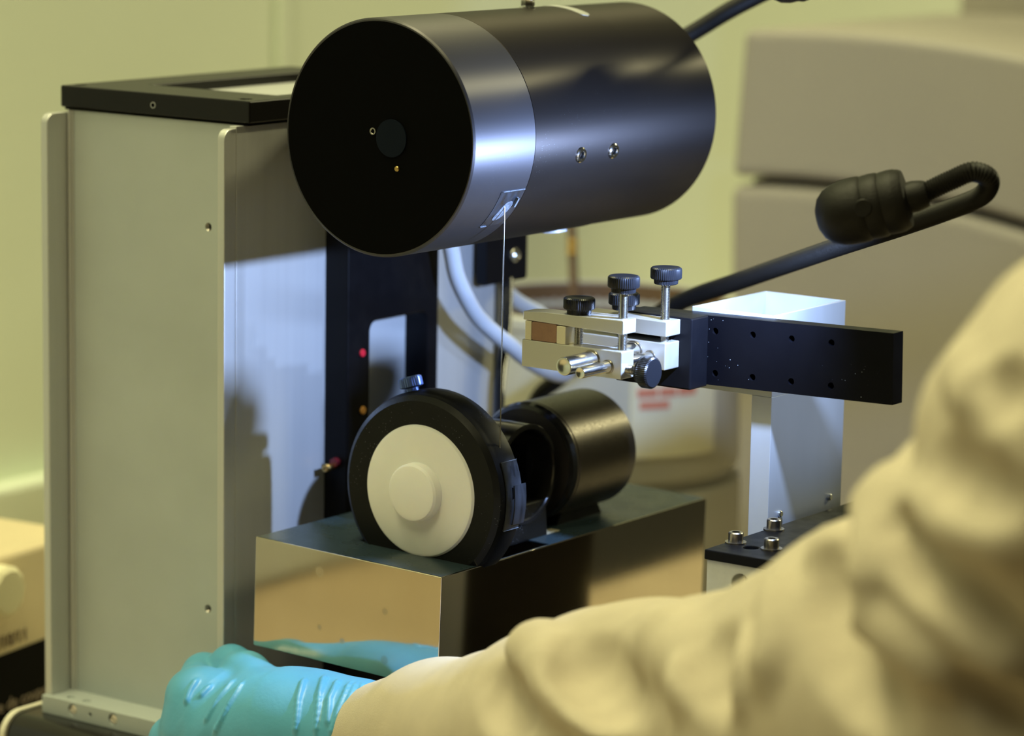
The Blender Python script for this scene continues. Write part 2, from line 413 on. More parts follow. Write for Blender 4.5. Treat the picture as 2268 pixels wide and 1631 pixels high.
# black top frame with an opening
fr = build(MB().box(-.2216, -.0957, .0205, .2020, .4185, .4294), 'top_frame', FRAMEM, colm, bev=.0007,
      cut=[MB().box(-.1940, -.1090, .0566, .1880, .4225, .44)] + [MB().cyl(.0034, .4262, .44, (x, y, 0), 'Z', 24) for x, y in ((-.2165, .0295), (-.1062, .0295))] + [MB().cyl(.0013, .019, .0235, (-.1586, 0, .4234), 'Y', 20)])
build(MB().box(-.2200, -.0970, .0220, .2020, .4172, .4186), 'frame_step', BLKD, colm)
build(MB().box(-.1938, -.1092, .0568, .1878, .4224, .4240), 'inset_panel', PALE, fr, label='pale inset panel')
build(MB().lathe([(.00125, -.0001), (.0016, -.0001), (.0016, .0002), (.00125, .0002)], (-.1586, .0205, .4234), 'Y', 24, closed=True), 'ring_mark', PALE, fr, label='thin pale ring')

# ================================================================== UPPER WIRE DRUM
DC = (0, 0, .42); DR = .0556
drum = thing('wire_drum', 'large satin black drum in three bands at the top of the saw', 'drum', (0, .1, .3644))
build(MB().lathe([(0, .0002), (.0080, .0002), (.0540, 0), (DR-.0008, 0), (DR, .0008), (DR, .0474), (DR-.0006, .0476), (0, .0476)], DC, 'Y', 160), 'front_band', DRUMF, drum)
build(MB().lathe([(0, -.0002), (.0540, -.0002), (.0544, .0006), (0, .0006)], DC, 'Y', 120), 'front_face', BLKD, drum, label='dull black end face')
slot = MB()
barrel = MB().lathe([(0, .0476), (DR-.0006, .0476), (DR, .0480), (DR, .1480), (DR-.0006, .1482), (0, .1482)], DC, 'Y', 160)
build(barrel, 'middle_barrel', DRUMM, drum)
build(MB().lathe([(0, .1482), (DR-.0009, .1482), (DR-.0004, .1486), (DR-.0004, .2050), (DR-.0014, .2060), (0, .2060)], DC, 'Y', 160), 'rear_band', DRUMM, drum)
build(MB().cyl(.0088, -.0008, .0004, (.0080, 0, .4205), 'Y', 40), 'hub_disc', HUBB, drum, label='dark blue hub disc')
build(MB().lathe([(.0011 + (.0002 if k % 2 else 0), -.0006 + .0002*k) for k in range(5)] + [(.0017, .0004), (.0017, -.0006)], (-.0030, 0, .4230), 'Y', 16, closed=True), 'threaded_hole', STEELD, drum, label='small threaded hole')
build(MB().cyl(.0013, -.0010, .0004, (.0114, 0, .4066), 'Y', 16, ch=.0003), 'set_screw', BRASS, drum, label='small set screw')
def radial(a, y, r=DR): return Vector((r*math.cos(R(a)), y, .42 + r*math.sin(R(a))))
for (a, y) in ((-10.5, .0858), (-10.6, .1134)):
    n_ = Vector((math.cos(R(a)), 0, math.sin(R(a))))
    s = build(MB().lathe([(.0018, .0002), (.0018, .0009), (.0022, .0014), (.0032, .0014), (.0038, .0008), (.0040, -.001), (.0018, -.001)], radial(a, y), n_, 32, closed=True), 'socket_screw', STEEL, drum, label='steel socket screw')
    build(MB().lathe([(.0021, -.0012), (.0021, .0003), (.0012, .0003), (.0011, -.0008)], radial(a, y), n_, 6), 'hex_socket', BLKD, s)
bl = build(MB().lathe([(0, .0075), (.0026, .0075), (.0034, .0068), (.0034, .0012), (.0030, .0006), (.0024, .0004), (.0024, -.001)], radial(90, .1172), (0, 0, 1), 6), 'clamping_bolt', STEEL, drum, label='bright hex bolt')
build(MB().cyl(.0042, -.0002, .0006, radial(90, .1172), (0, 0, 1), 24), 'washer', STEEL, bl)
def cyl_patch(r0, r1, a0, a1, y0, y1, ends, n=24, cz=.42, cx=0.0, yfun=None):
    """curved plate lying on a cylinder; ends: rounded ends if True"""
    mb = MB(); vs = []; ac = (a0+a1)/2
    for k in range(n+1):
        t = k/n; a = a0 + (a1-a0)*t
        hw = (y1-y0)/2
        if ends:
            d = min(t, 1-t)*abs(R(a1-a0))*r0
            if d < hw: hw = max(.0003, math.sqrt(max(0, hw*hw - (hw-d)**2)))
        ym = (y0+y1)/2 + (yfun(t) if yfun else 0)
        for (r, y) in ((r0, ym-hw), (r0, ym+hw), (r1, ym+hw), (r1, ym-hw)):
            vs.append((cx + r*math.cos(R(a)), y, cz + r*math.sin(R(a))))
    fs = []
    for k in range(n):
        b = k*4
        for j in range(4): fs.append((b+j, b+(j+1)%4, b+4+(j+1)%4, b+4+j))
    fs += [(0,1,2,3), (n*4+3, n*4+2, n*4+1, n*4)]
    return mb.add(vs, fs)
build(cyl_patch(DR-.001, DR+.00025, 68.5, 97, .1362, .1432, True), 'slot_insert', PALE, drum, label='pale oval slot insert')
build(cyl_patch(DR-.001, DR+.0012, -92, -78, .1300, .1420, True), 'slot_insert', PALE, drum, label='pale slot insert under the drum')
build(cyl_patch(DR-.0003, DR+.00022, -47, -24.5, .0285, .0465, False, yfun=lambda t: -.0005*t), 'tape', TAPE, drum, label='dusty clear tape over the wire end')
build(cyl_patch(DR-.0001, DR+.00040, -43, -31, .0338, .0412, True, yfun=lambda t: .004*(t-.5)), 'residue', TAPEW, drum, label='whitish glue residue')
build(cyl_patch(DR-.0001, DR+.0007, -24.9, -24.5, .0290, .0464, False, n=4), 'tape_edge', TAPEW, drum)
build(cyl_patch(DR-.0001, DR+.0007, -47, -46.6, .0284, .0330, False, n=4), 'tape_edge', TAPEW, drum)
build(cyl_patch(DR-.0001, DR+.0016, -34, -29, .0425, .0436, False, n=6), 'tape_edge', TAPEW, drum)
build(MB().cyl(.016, .14, .20, (0, 0, .42), 'Y', 32), 'spindle', STEELD, drum)
build(MB().box(-.0855, -.0550, .100, .150, .405, .435), 'bearing_arm', BLK, drum, bev=.002)

# ================================================================== CUTTING WIRE
tag(build(MB().tube([(.0462, .0368, .3895), (.0460, .0368, .33), (.0458, .0369, .27)], .00032, 8), 'cutting_wire', STEEL, loc=(.046, .0368, .27)),
    'thin steel cutting wire hanging from the large drum to the lower wheel', 'wire')

# ================================================================== COVER (closed stainless box, slightly tilted)
TX0, TX1, TY0, TY1, TZ, TH = -.0745, .0392, .0012, .2318, .2168, .0548
PIV = (TX1, 0, TZ)
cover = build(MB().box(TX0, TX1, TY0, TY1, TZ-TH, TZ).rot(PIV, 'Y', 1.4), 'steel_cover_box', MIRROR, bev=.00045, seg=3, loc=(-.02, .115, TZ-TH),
      cut=[MB().box(-.0330, .0382, .0300, .0900, TZ-.03, TZ+.02)])
build(MB().box(TX0+.0007, TX1-.0007, TY0+.0007, TY1-.0007, TZ-.0005, TZ+.00008).rot(PIV, 'Y', 1.4), 'top_sheet', TOPS, cover, cut=[MB().box(-.0330, .0382, .0300, .0900, TZ-.03, TZ+.02)], label='dark satin top sheet with a slot for the wheel')
tag(cover, 'polished stainless steel cover box below the white wheel, with water spots', 'cover box')
arm_ = build(MB().box(-.0856, -.0300, .100, .150, .150, TZ-TH-.0002), 'swing_arm', BLK, loc=(-.06, .125, .15), bev=.001)
tag(arm_, 'black support arm from the slide plate under the steel cover box', 'support arm')

# ================================================================== LOWER WHEEL
WX, WZ, WR = .0055, .249, .0476
wheel = thing('guide_wheel', 'lower black wire wheel with a white nylon face above the steel cover box', 'wheel', (WX, .043, WZ-WR))
WC = (WX, 0, WZ)
build(MB().lathe([(.0300, .0300), (.0326, .0280), (.0436, .0280), (.0462, .0300), (.0468, .0318), (.0470, .0335), (WR, .0345), (WR, .0445), (.0462, .0462), (.0300, .0462)], WC, 'Y', 120, closed=True), 'rim', RUBW, wheel)
disc = build(MB().lathe([(0, .0265), (.0300, .0265), (.0314, .0270), (.0322, .0282), (.0322, .0400), (0, .0400)], WC, 'Y', 96), 'nylon_disc', WHITEP, wheel, label='white nylon disc')
build(MB().lathe([(0, .0208), (.0118, .0205), (.0132, .0209), (.0141, .0220), (.0143, .0266), (0, .0266)], WC, 'Y', 72), 'hub_knob', WHITEP, disc, label='raised white hub')
def wpatch(a0, a1, y0, y1, r0, r1, n=20): return cyl_patch(r0, r1, a0, a1, y0, y1, False, n=n, cz=WZ, cx=WX)
build(wpatch(-17, 23, .0330, .0448, WR-.0002, WR+.0004), 'tape', TAPE, wheel, label='dusty clear tape on the rim')
build(wpatch(-14, 9, .0385, .0475, WR+.0002, WR+.0010), 'tape_flap', TAPE, wheel, label='lifted tape flap')
for a in (23, -17): build(wpatch(a, a+.3, .0330, .0448, WR, WR+.0007, 3), 'tape_edge', TAPEW, wheel)
build(wpatch(1.5, 8, .0372, .0379, WR, WR+.0008, 4), 'tape_tear', BLKD, wheel)
ka = 107
kn = Vector((math.cos(R(ka)), 0, math.sin(R(ka)))); kp = Vector((WX + WR*kn.x, .0395, WZ + WR*kn.z))
ts = build(MB().lathe([(0, .0072), (.0046, .0072), (.0056, .0066), (.0058, .0055), (.0058, .0022), (.0050, .0018), (.0030, .0014), (.0030, -.003), (0, -.003)], kp, kn, 64, flute=.035), 'thumb_screw', mat('blue_lit_knob', (.10, .16, .40), .3, metal=.6), wheel, label='knurled thumb screw, blue lamplight put into its colour')  # blue lamplight on the knob is put into its colour
build(MB().tube([(WX-.044, .039, .262), (WX-.0465, .039, .2628)], .003, 16), 'stud', BLK, wheel)

# ================================================================== SPINDLE AND MOTOR
mot = thing('spindle_motor', 'black cylindrical spindle motor lying on the steel cover behind the white wheel', 'motor', (.004, .14, .218))
MC = (.0045, 0, .2495)
build(MB().lathe([(0, .1160), (.0265, .1160), (.0285, .1165), (.0296, .1178), (.0298, .1195), (.0298, .1205), (.0292, .1212), (.0298, .1216), (.0298, .1708), (.0288, .1720), (0, .1720)], MC, 'Y', 96), 'motor_body', mat('grained_black_barrel', (.045, .036, .028), .35, metal=.6, rvar=.06, vscale=900, bump=.06, bscale=2500), mot)
build(MB().lathe([(.0270, .1155), (.0290, .1162), (.0301, .1185), (.0296, .1200), (.0270, .1200)], MC, 'Y', 96, closed=True), 'front_rim', BLKG, mot)
# swivel tube across the axis, open end to the right
TB = (0, .0865, .2505)
build(MB().lathe([(.0222, .0262), (.0228, .0268), (.0246, .0268), (.0252, .0262), (.0252, -.028), (.0222, -.028)], TB, 'X', 72, closed=True), 'swivel_tube', BLKG, mot, label='open black tube behind the wheel')
build(MB().cyl(.0222, -.029, -.010, TB, 'X', 48), 'tube_bottom', BLKD, mot)
build(MB().cyl(.012, .0455, .0640, (WX, 0, WZ), 'Y', 40), 'spindle', BLK, mot)
build(MB().box(-.006, .014, .106, .120, .238, .262), 'link_block', BLK, mot, bev=.002)
build(MB().prism([(.066, .2166), (.106, .2166), (.104, .236), (.068, .236)], 'X', -.016, .0260), 'pedestal', RUBW, mot, bev=.001)
build(MB().prism([(.124, .2166), (.166, .2166), (.160, .226), (.130, .226)], 'X', -.012, .018), 'motor_saddle', BLK, mot, bev=.001)
build(MB().box(.020, .0255, .0985, .1170, .2163, .2174), 'gasket', BRASSY, mot)

# ================================================================== HOLDER STAND (post, bar, foot)
st = thing('holder_stand', 'aluminium post on a black foot plate carrying a long black bar', 'stand', (.165, .13, .0036))
BP = (.158, 0, .3225)
hole_x = ((.1252, .1452, .1655, .1858), )
cuts = [MB().cyl(.0016, .0955, .101, (x, 0, z), 'Y', 20) for x in (.1262, .1468, .1678, .1890) for z in (.3320, .3120)]
bar = MB().box(.0800, .2212, .0970, .1060, .3062, .3392)
for c in cuts: c.rot(BP, 'Y', -1.3)
build(bar.rot(BP, 'Y', -1.3), 'cross_bar', speckle(mat('black_bar', (.002, .002, .003), .40, spec=.1, rvar=.05, vscale=100), 420, .10, (.45, .5, .55), .9), st, bev=.0005, cut=cuts)
build(MB().box(.0800, .1222, .0822, .0971, .3045, .3385), 'mount_block', BLK, st, bev=.0008)
# post: open square tube at the top, angle section below
b_ = .0015
tube = MB()
def sq(z, x0, x1, y0, y1): return [(x0,y0,z),(x1,y0,z),(x1,y1,z),(x0,y1,z)]
vs = sq(.3015,.107,.1524,.1062,.1725) + sq(.3402,.107,.1524,.1062,.1725) + sq(.3402,.1085,.1509,.1077,.1710) + sq(.3015,.1085,.1509,.1077,.1710)
fs = []
for k in range(4):
    j = (k+1) % 4
    for L in range(4): fs.append((L*4+k, L*4+j, ((L+1)%4)*4+j, ((L+1)%4)*4+k))
build(tube.add(vs, fs), 'tube_head', ALUT, st, bev=.0002, cut=[MB().cyl(.0018, .169, .175, (.1405, 0, .3335), 'Y', 20), MB().cyl(.0012, .105, .112, (.128, 0, .335), 'Y', 16)])
build(MB().add([(x,y,z) for z in (.0036, .3015) for (x,y) in ((.1415,.1062),(.1524,.1062),(.1524,.1745),(.1509,.1745),(.1509,.1077),(.1415,.1077))],
      [(5,4,3,2,1,0),(6,7,8,9,10,11)] + [(k,(k+1)%6,6+(k+1)%6,6+k) for k in range(6)]), 'angle_post', ALUT, st, bev=.0002)
for (y, z) in ((.1165, .2440), (.1630, .2445)):
    build(MB().cyl(.0016, -.0005, .0014, (.1524, y, z), 'X', 20, ch=.0004), 'web_screw', STEEL, st)
fp = build(MB().box(.1556, .1968, .0455, .2120, .2352, .2400), 'foot_plate', BLK, st, bev=.0006, cut=[MB().cyl(.0036, .23, .245, (.1702, .0622, 0), 'Z', 28)])
build(MB().box(.1562, .1962, .0470, .2100, .1952, .2352), 'foot_block', mat('pale_painted_block', (.62, .62, .58), .5, var=.04, vscale=300), st, bev=.0005,
      cut=[MB().cyl(.0047, .04, .06, (.1745, 0, .2262), 'Y', 32)])
build(MB().box(.1530, .2600, .0300, .3000, .0036, .1952), 'added_dark_block', BLK, st, bev=.002)  # unseen black block under foot_block, added to darken the cover's side reflection
build(MB().cyl(.0052, .0585, .0595, (.1745, 0, .2262), 'Y', 24), 'hole_bottom', BLKD, st)
for (x, y) in ((.1600, .0655), (.1795, .0650), (.1592, .1005)):
    build(MB().lathe([(.0024, 0), (.0050, 0), (.0050, .0007), (.0024, .0007)], (x, y, .24), 'Z', 28, closed=True), 'washer', STEELD, fp)
    c = build(MB().lathe([(.0019, .0020), (.0019, .0052), (.0031, .0052), (.0035, .0048), (.0035, .0007), (.0019, .0007)], (x, y, .24), 'Z', 40, closed=True, flute=.03), 'cap_screw', STEELD, fp)
    c2 = build(MB().cyl(.0020, .0007, .0026, (x, y, .24), 'Z', 6), 'hex_socket', BLKD, fp)

# ================================================================== SPECIMEN CLAMP
cl = thing('specimen_clamp', 'small aluminium specimen clamp with black thumb screws at the end of the black bar', 'clamp', (.09, .06, .3147))
build(MB().box(.0587, .1148, .0350, .0452, .3150, .3278), 'lower_block', ALUB, cl, bev=.0004)
def wedge(x0, x1, y0, y1, zb0, zt0, zb1, zt1, nose_=.004):
    poly = [(x0, zb0), (x1, zb1), (x1, zt1), (x0+.010, zt0 + .0004), (x0, zt0-.0003)]
    return MB().prism([(z, x) for (x, z) in poly], 'Y', y0, y1)
build(wedge(.0592, .1154, .0350, .0456, .3371, .3414, .3359, .3424), 'upper_jaw', ALUB, cl, bev=.0004)
build(MB().box(.0600, .1157, .0700, .0822, .3148, .3276), 'lower_block', ALUB, cl, bev=.0005)
build(wedge(.0600, .1160, .0700, .0822, .3310, .3378, .3306, .3377), 'upper_jaw', ALUB, cl, bev=.0004)
for (x, z, r) in ((.0982, .3222, .0043), (.1073, .3203, .00265)):
    rod = build(MB().lathe([(0, .0006), (r*.55, .0004), (r*.86, 0), (r*.95, .0001), (r, .0006), (r, .0700), (0, .0700)], (x, .0128, z), 'Y', 40), 'guide_rod', STEEL, cl)
    for y in (.0350, .0700):
        build(MB().lathe([(r, -.0001), (r+.0006, -.0003), (r+.0007, .0002), (r, .0004)], (x, y, z), 'Y', 40, closed=True), 'bushing', STEELD, rod)
KN = mat('black_knurled_knob', (.014, .015, .019), .30, metal=.5)
def thumb(x, y, z, zlow, axis='Z', d=1):
    """knob centre height z, threaded shaft down to zlow"""
    a = {'Z': (0, 0, 1), 'X': (1, 0, 0)}[axis]
    org = (x, y, z) if axis == 'Z' else (z, x, y)
    k = build(MB().lathe([(0, .0026), (.0040, .0029), (.0066, .0029), (.0073, .0023), (.0074, .0016), (.0074, -.0020), (.0070, -.0026), (.0058, -.0027), (.0056, -.0048), (.0050, -.0052), (0, -.0052)], org, a, 96, flute=.035), 'thumb_screw', KN, cl, label='black knurled thumb screw')
    L = z - .0050 - zlow; n = int(L/.00035); prof = [(0, -.0050)]
    for i in range(n): prof += [(.00225 if i % 2 else .00185, -.0050 - L*i/n)]
    prof += [(.0018, -.0050-L), (0, -.0050-L)]
    build(MB().lathe(prof, org, a, 20), 'threaded_shaft', STEEL, k, label='steel thread')
thumb(.0868, .0408, .3469, .3262)
thumb(.1112, .0408, .3594, .3250)
thumb(.0880, .0762, .3452, .3262)
thumb(.1112, .0762, .3596, .3260)
thumb(.0400, .3192, .1265, .1135, axis='X')
spc = build(MB().prism([(z, x) for x, z in rrect(.0640, .0784, .3279, .3367, .0012)], 'Y', .0352, .0440), 'specimen', SPEC, loc=(.071, .04, .3279), bev=.0003)
tag(spc, 'small brown specimen block gripped in the front jaw of the aluminium clamp', 'specimen')
hd = thing('specimen_holder', 'pair of pale yellow cheek pieces beside the brown specimen in the clamp', 'holder', (.071, .04, .3278))
build(MB().box(.0604, .0640, .0350, .0445, .3278, .3368), 'cheek_piece', BRASSY, hd, bev=.0003)
build(MB().box(.0784, .0834, .0350, .0445, .3278, .3362), 'cheek_piece', BRASSY, hd, bev=.0003)

# ================================================================== GOOSENECK LAMPS
def lamp(name, label, tip, tail, neck, foot, r0_, lit=False):
    t = thing(name, label, 'lamp', foot, 'gooseneck lamps')
    tip = Vector(tip); tail = Vector(tail); ax = tail - tip; L = ax.length; ax.normalize()
    r0 = r0_
    prof = [(0, 0), (.0050, .0006), (.0090, .0024), (.0120, .0054), (.0138, .0095), (.0145, .0135)]
    s = .0150; e = L*.84; n = 3; seg = (e - s)/n
    for i in range(n):
        rr = r0*(1.0 - .02*i)
        prof += [(rr, s+seg*i+.0008), (rr*1.012, s+seg*(i+.5)), (rr, s+seg*(i+1)-.0012), (rr*.966, s+seg*(i+1)-.0002)]
    prof += [(r0*.92, e+.0006), (r0*.86, e+.0022), (.0075, e+.003), (0, e+.003)]
    h = build(MB().lathe(prof, tip, ax, 64), 'lamp_head', RUB, t)
    build(MB().lathe([(0, e), (.0068, e+.001), (.0070, e+.006), (.0062, e+.010), (.0056, L+.004), (0, L+.004)], tip, ax, 40), 'collar', RUB, t)
    pts = resample(catmull([tail + ax*.002] + [Vector(p) for p in neck], 30), .00065)
    build(MB().tube(pts, lambda i: .0047 if i % 2 else .0042, 16), 'gooseneck', RUB, t)
    build(MB().lathe([(0, 0), (.030, 0), (.030, .012), (.024, .018), (.006, .020), (0, .020)], foot, (0, 0, 1), 40), 'weighted_foot', RUB, t)
    u = ax.orthogonal().normalized()
    sw = Vector((.42, -.8, .12)); sw = (sw - ax*sw.dot(ax)).normalized()
    build(MB().cyl(.0040, .0136, .0149, tip + ax*(L*.5), tuple(sw), 24, ch=.0004).rot((0,0,0), 'Z', 0), 'switch', RUB, h)
    if lit:
        # the lens faces left, away from the camera, over the clamp and the column
        ld = bpy.data.lights.new('lamp_beam', 'SPOT'); ld.energy = 8.0; ld.color = (.40, .57, 1.0)
        ld.spot_size = R(172); ld.spot_blend = 1.0; ld.shadow_soft_size = .005
        o = bpy.data.objects.new('lamp_beam', ld); COL.objects.link(o); o.parent = t
        o.rotation_euler = Vector((-1.0, .02, -.22)).to_track_quat('-Z', 'Y').to_euler()
        o.location = tip - ax*.0055 - Vector(foot)
    return t
lamp('gooseneck_lamp', 'black gooseneck lamp bent back on itself at right, above the black bar', (0.2014, 0.0580, 0.3942), (0.2421, 0.0760, 0.4069),
     [(0.2466, 0.0790, 0.4095), (0.2549, 0.0830, 0.4144), (0.2626, 0.0870, 0.4181), (0.2669, 0.0940, 0.4148), (0.2604, 0.1020, 0.4068), (0.2435, 0.1100, 0.3991), (0.2054, 0.1300, 0.3852), (0.1528, 0.1600, 0.3671), (0.0694, 0.2100, 0.3375), (0.0046, 0.2500, 0.3139), (-0.0602, 0.2850, 0.2804), (-.1176, .3200, .2505), (-.1450, .3310, .2200), (-.1500, .3390, .1200), (-.1500, .3400, .0150)],
     (-.150, .340, 0), .0146, True)
lamp('gooseneck_lamp', 'black gooseneck lamp cut off by the top of the picture, behind the large drum', (.0831, .200, .4880), (.1251, .220, .5086),
     [(.131, .225, .5114), (.1394, .23, .5166), (.149, .235, .5212), (.1552, .24, .5181), (.1463, .25, .5109), (.1103, .26, .5026), (.0678, .27, .491), (.0213, .28, .4722), (-.0092, .28, .4551), (-.0463, .28, .4349), (-.0903, .28, .4074), (-.1357, .282, .36), (-.185, .300, .28), (-.215, .340, .15), (-.22, .350, .015)],
     (-.22, .350, 0), .0157)

# ================================================================== HOSES, CABLE AND BRACKET
hz = catmull([(-.070, .142, .372), (-.070, .151, .346), (-.070, .157, .330), (-.070, .172, .311), (-.070, .188, .299), (-.070, .205, .289), (-.072, .221, .280), (-.075, .247, .269), (-.080, .272, .264), (-.095, .295, .272), (-.108, .290, .290), (-.112, .268, .302), (-.108, .248, .314), (-.100, .240, .330), (-.105, .250, .350), (-.12, .262, .37)], 10)
tag(build(MB().tube(hz, .0044, 20), 'grey_hose', HOSE, loc=(-.07, .2, .28)), 'thick grey hose looping down between the black slide plate and the clamp', 'hose')
br = thing('cable_bracket', 'black bracket plate with one silver screw under the large drum', 'bracket', (-.092, .228, .3195))
build(MB().prism(rrect(.2085, .2462, .3190, .3460, .0022, corners=(0,0,0,1)), 'X', -.0965, -.0895), 'plate', BLK, br, bev=.0003)
bs = build(MB().lathe([(0, .0012), (.0012, .0012), (.0016, .0021), (.0026, .0020), (.0037, .0010), (.0040, 0), (.0040, -.001), (0, -.001)], (-.0895, .2345, .3330), 'X', 32), 'button_screw', STEEL, br, label='silver button screw')
cp = catmull([(-.0920, .2310, .3210), (-.0920, .2312, .3050), (-.0920, .2300, .2850), (-.0920, .2262, .2680), (-.0920, .2250, .2450), (-.0920, .2250, .2000), (-.0920, .2260, .1100)], 30); cp = resample(cp, .0009)
tag(build(MB().tube(cp, lambda i: .0036 if i % 2 else .0030, 14), 'corrugated_conduit', BLKG, loc=(-.092, .228, .11)), 'black corrugated conduit running down from the black bracket', 'conduit')

# ================================================================== BACKGROUND: INSTRUMENT, CABINET, BIN, BOTTLE
def arc(z0, k, xc, x0, x1, n=28): return [(x0 + (x1-x0)*i/n, z0 - k*((x0 + (x1-x0)*i/n) - xc)**2) for i in range(n+1)]
ins = thing('bench_instrument', 'large beige bench instrument with an arched cover at right behind the saw', 'instrument', (-.05, .9, 0))
top = arc(.4255, .43, -.19, -.2670, .20); low = arc(.3225, .60, -.205, -.2735, .20)
build(MB().prism([(z, x) for x, z in top] + [(z, x) for x, z in low[::-1]], 'Y', .75, 1.03), 'upper_cover', BEIGE, ins, bev=.006, seg=3)
low2 = arc(.3160, .60, -.205, -.2760, .20)
build(MB().prism([(z, x) for x, z in low2] + [(.012, .20), (.012, -.2680)], 'Y', .752, 1.05), 'lower_body', BEIGE, ins, bev=.008, seg=3)
low3 = arc(.3200, .60, -.205, -.2640, .19)
build(MB().prism([(z, x) for x, z in low3] + [(.29, .19), (.29, -.2640)], 'Y', .766, 1.02), 'shadow_gap', mat('dark_brown_gap', (.10, .07, .03), .6), ins)
for x in (-.22, .15):
    for y in (.80, 1.0): build(MB().cyl(.015, 0, .013, (x, y, 0)), 'foot', RUB, ins)
cab = thing('beige_cabinet', 'plain beige cabinet standing behind the arched instrument at upper right', 'cabinet', (-.10, 1.25, 0))
build(MB().box(-.285, .14, 1.10, 1.42, .01, .62), 'cabinet_body', BEIGE, cab, bev=.006)
build(MB().box(-.280, .135, 1.092, 1.1005, .02, .61), 'cabinet_door', BEIGE, cab, bev=.004)
for x in (-.25, .1):
    for y in (1.14, 1.38): build(MB().cyl(.015, 0, .011, (x, y, 0)), 'foot', RUB, cab)

BX, BY = -.2130, .5
bin_ = thing('open_bin', 'round cream bin with a brown open mouth and a paper label behind the clamp', 'bin', (BX, BY, 0))
build(MB().lathe([(.0, 0), (.088, 0), (.092, .004), (.0925, .150), (.0915, .156), (.0850, .1575), (.0850, .1640), (.0905, .1655), (.0912, .170), (.0895, .2550), (.0915, .2580), (.0915, .2640), (.0900, .2655), (.0860, .2655), (.0850, .2500), (.0840, .012), (0, .012)], (BX, BY, 0), 'Z', 96), 'bin_shell', BINM, bin_)
build(MB().lathe([(.0846, .2400), (.0858, .2640), (.0853, .2640), (.0838, .0140), (0, .0140), (0, .013), (.0842, .013)], (BX, BY, 0), 'Z', 72, closed=True), 'shaded_inside', BROWN, bin_, label='dark brown inside, shade put into its colour')  # stands in for the bin's dark interior; shade put into the brown
lab = cyl_patch(.0904, .0934, -43, -5, .1815, .2300, False, n=24, cz=0, cx=0)
lab.v = [Vector((BX + p.x, BY + p.z, p.y)) for p in lab.v]
pl = build(lab, 'paper_label', PAPER, bin_, label='white paper label with red print')
def on_bin(a, z, r=.0938): return Vector((BX + r*math.cos(R(a)), BY + r*math.sin(R(a)), z))
red = MB()
for (a0, a1, z0, z1) in ((-41, -33, .2195, .2250), (-32, -25, .2195, .2250), (-24, -16, .2195, .2250), (-40, -28, .2120, .2170)):
    n = 6; vs = []; fs = []
    for k in range(n+1):
        a = a0 + (a1-a0)*k/n; vs += [on_bin(a, z0), on_bin(a, z1), on_bin(a, z1, .0932), on_bin(a, z0, .0932)]
    for k in range(n):
        for j in range(4): fs.append((k*4+j, k*4+(j+1)%4, k*4+4+(j+1)%4, k*4+4+j))
    red.add(vs, fs + [(0,1,2,3), (n*4+3,n*4+2,n*4+1,n*4)])
build(red, 'red_print', REDINK, pl, label='red printed words')
rod = thing('stirring_rod', 'brown rod with two brass beads shaped as its glints leaning out of the open bin', 'rod', (-.245, .55, .014))
build(MB().tube([(-.232, .520, .0145), (-.268, .556, .200), (-.283, .565, .330)], .0032, 16), 'shaft', BROWN, rod)
for z in (.2845, .2905): build(MB().lathe([(0, -.0035), (.0028, -.0025), (.0040, 0), (.0028, .0025), (0, .0035)], (-.2775, .5610, z), 'Z', 24), 'glint_bead', BRASS, rod)  # beads shaped to stand in for two glints on the rod

bt = thing('coolant_canister', 'cream plastic canister with a black label at the far left edge', 'canister', (-.38, .09, 0))
YAW = -5.6; BPV = (-.32, .0718, 0)
body = MB().prism(rrect(-.43, -.32, .000, .150, .014), 'Z', 0, .160)
build(body.rot(BPV, 'Z', -YAW), 'canister_body', mat('cream_canister', (.66, .55, .36), .45, var=.04, vscale=20), bt, bev=.004, seg=3)
build(MB().box(-.3202, -.3194, .010, .138, .022, .1032).rot(BPV, 'Z', -YAW).rot((-.32, .0718, .1032), 'X', 1.8), 'black_label', mat('black_label_print', (.003, .003, .003), .6, spec=.08), bt, label='black printed label')
capz = MB().lathe([(0, .0125), (.012, .0125), (.0145, .0105), (.0148, 0), (.0148, -.002), (0, -.002)], (-.3200, .0665, .1420), 'X', 24, flute=.05)
build(capz.rot(BPV, 'Z', -YAW), 'screw_cap', mat('pale_cap', (.80, .74, .52), .5), bt, label='pale round screw cap')
def on_label(y, z, tilt=1.8):
    """text frame on the canister's right face: x runs along +Y, up is +Z"""
    m = Matrix(((0, 0, 1, -.3192), (1, 0, 0, y), (0, 1, 0, z), (0, 0, 0, 1)))
    piv = Matrix.Translation(Vector((-.32, .0718, z)))
    m = piv @ Matrix.Rotation(R(tilt), 4, 'X') @ piv.inverted() @ m
    pv = Matrix.Translation(Vector(BPV))
    return pv @ Matrix.Rotation(R(-YAW), 4, 'Z') @ pv.inverted() @ m
text_obj('label_text', 'Liquide de coupe', .0098, GREYINK, bt, on_label(.0450, .0705))
text_obj('label_text', 'Cutting liquid', .0098, GREYINK, bt, on_label(.0450, .0598))
text_obj('date_text', '17/10/11', .0105, INK, bt, on_label(.0585, .1068))

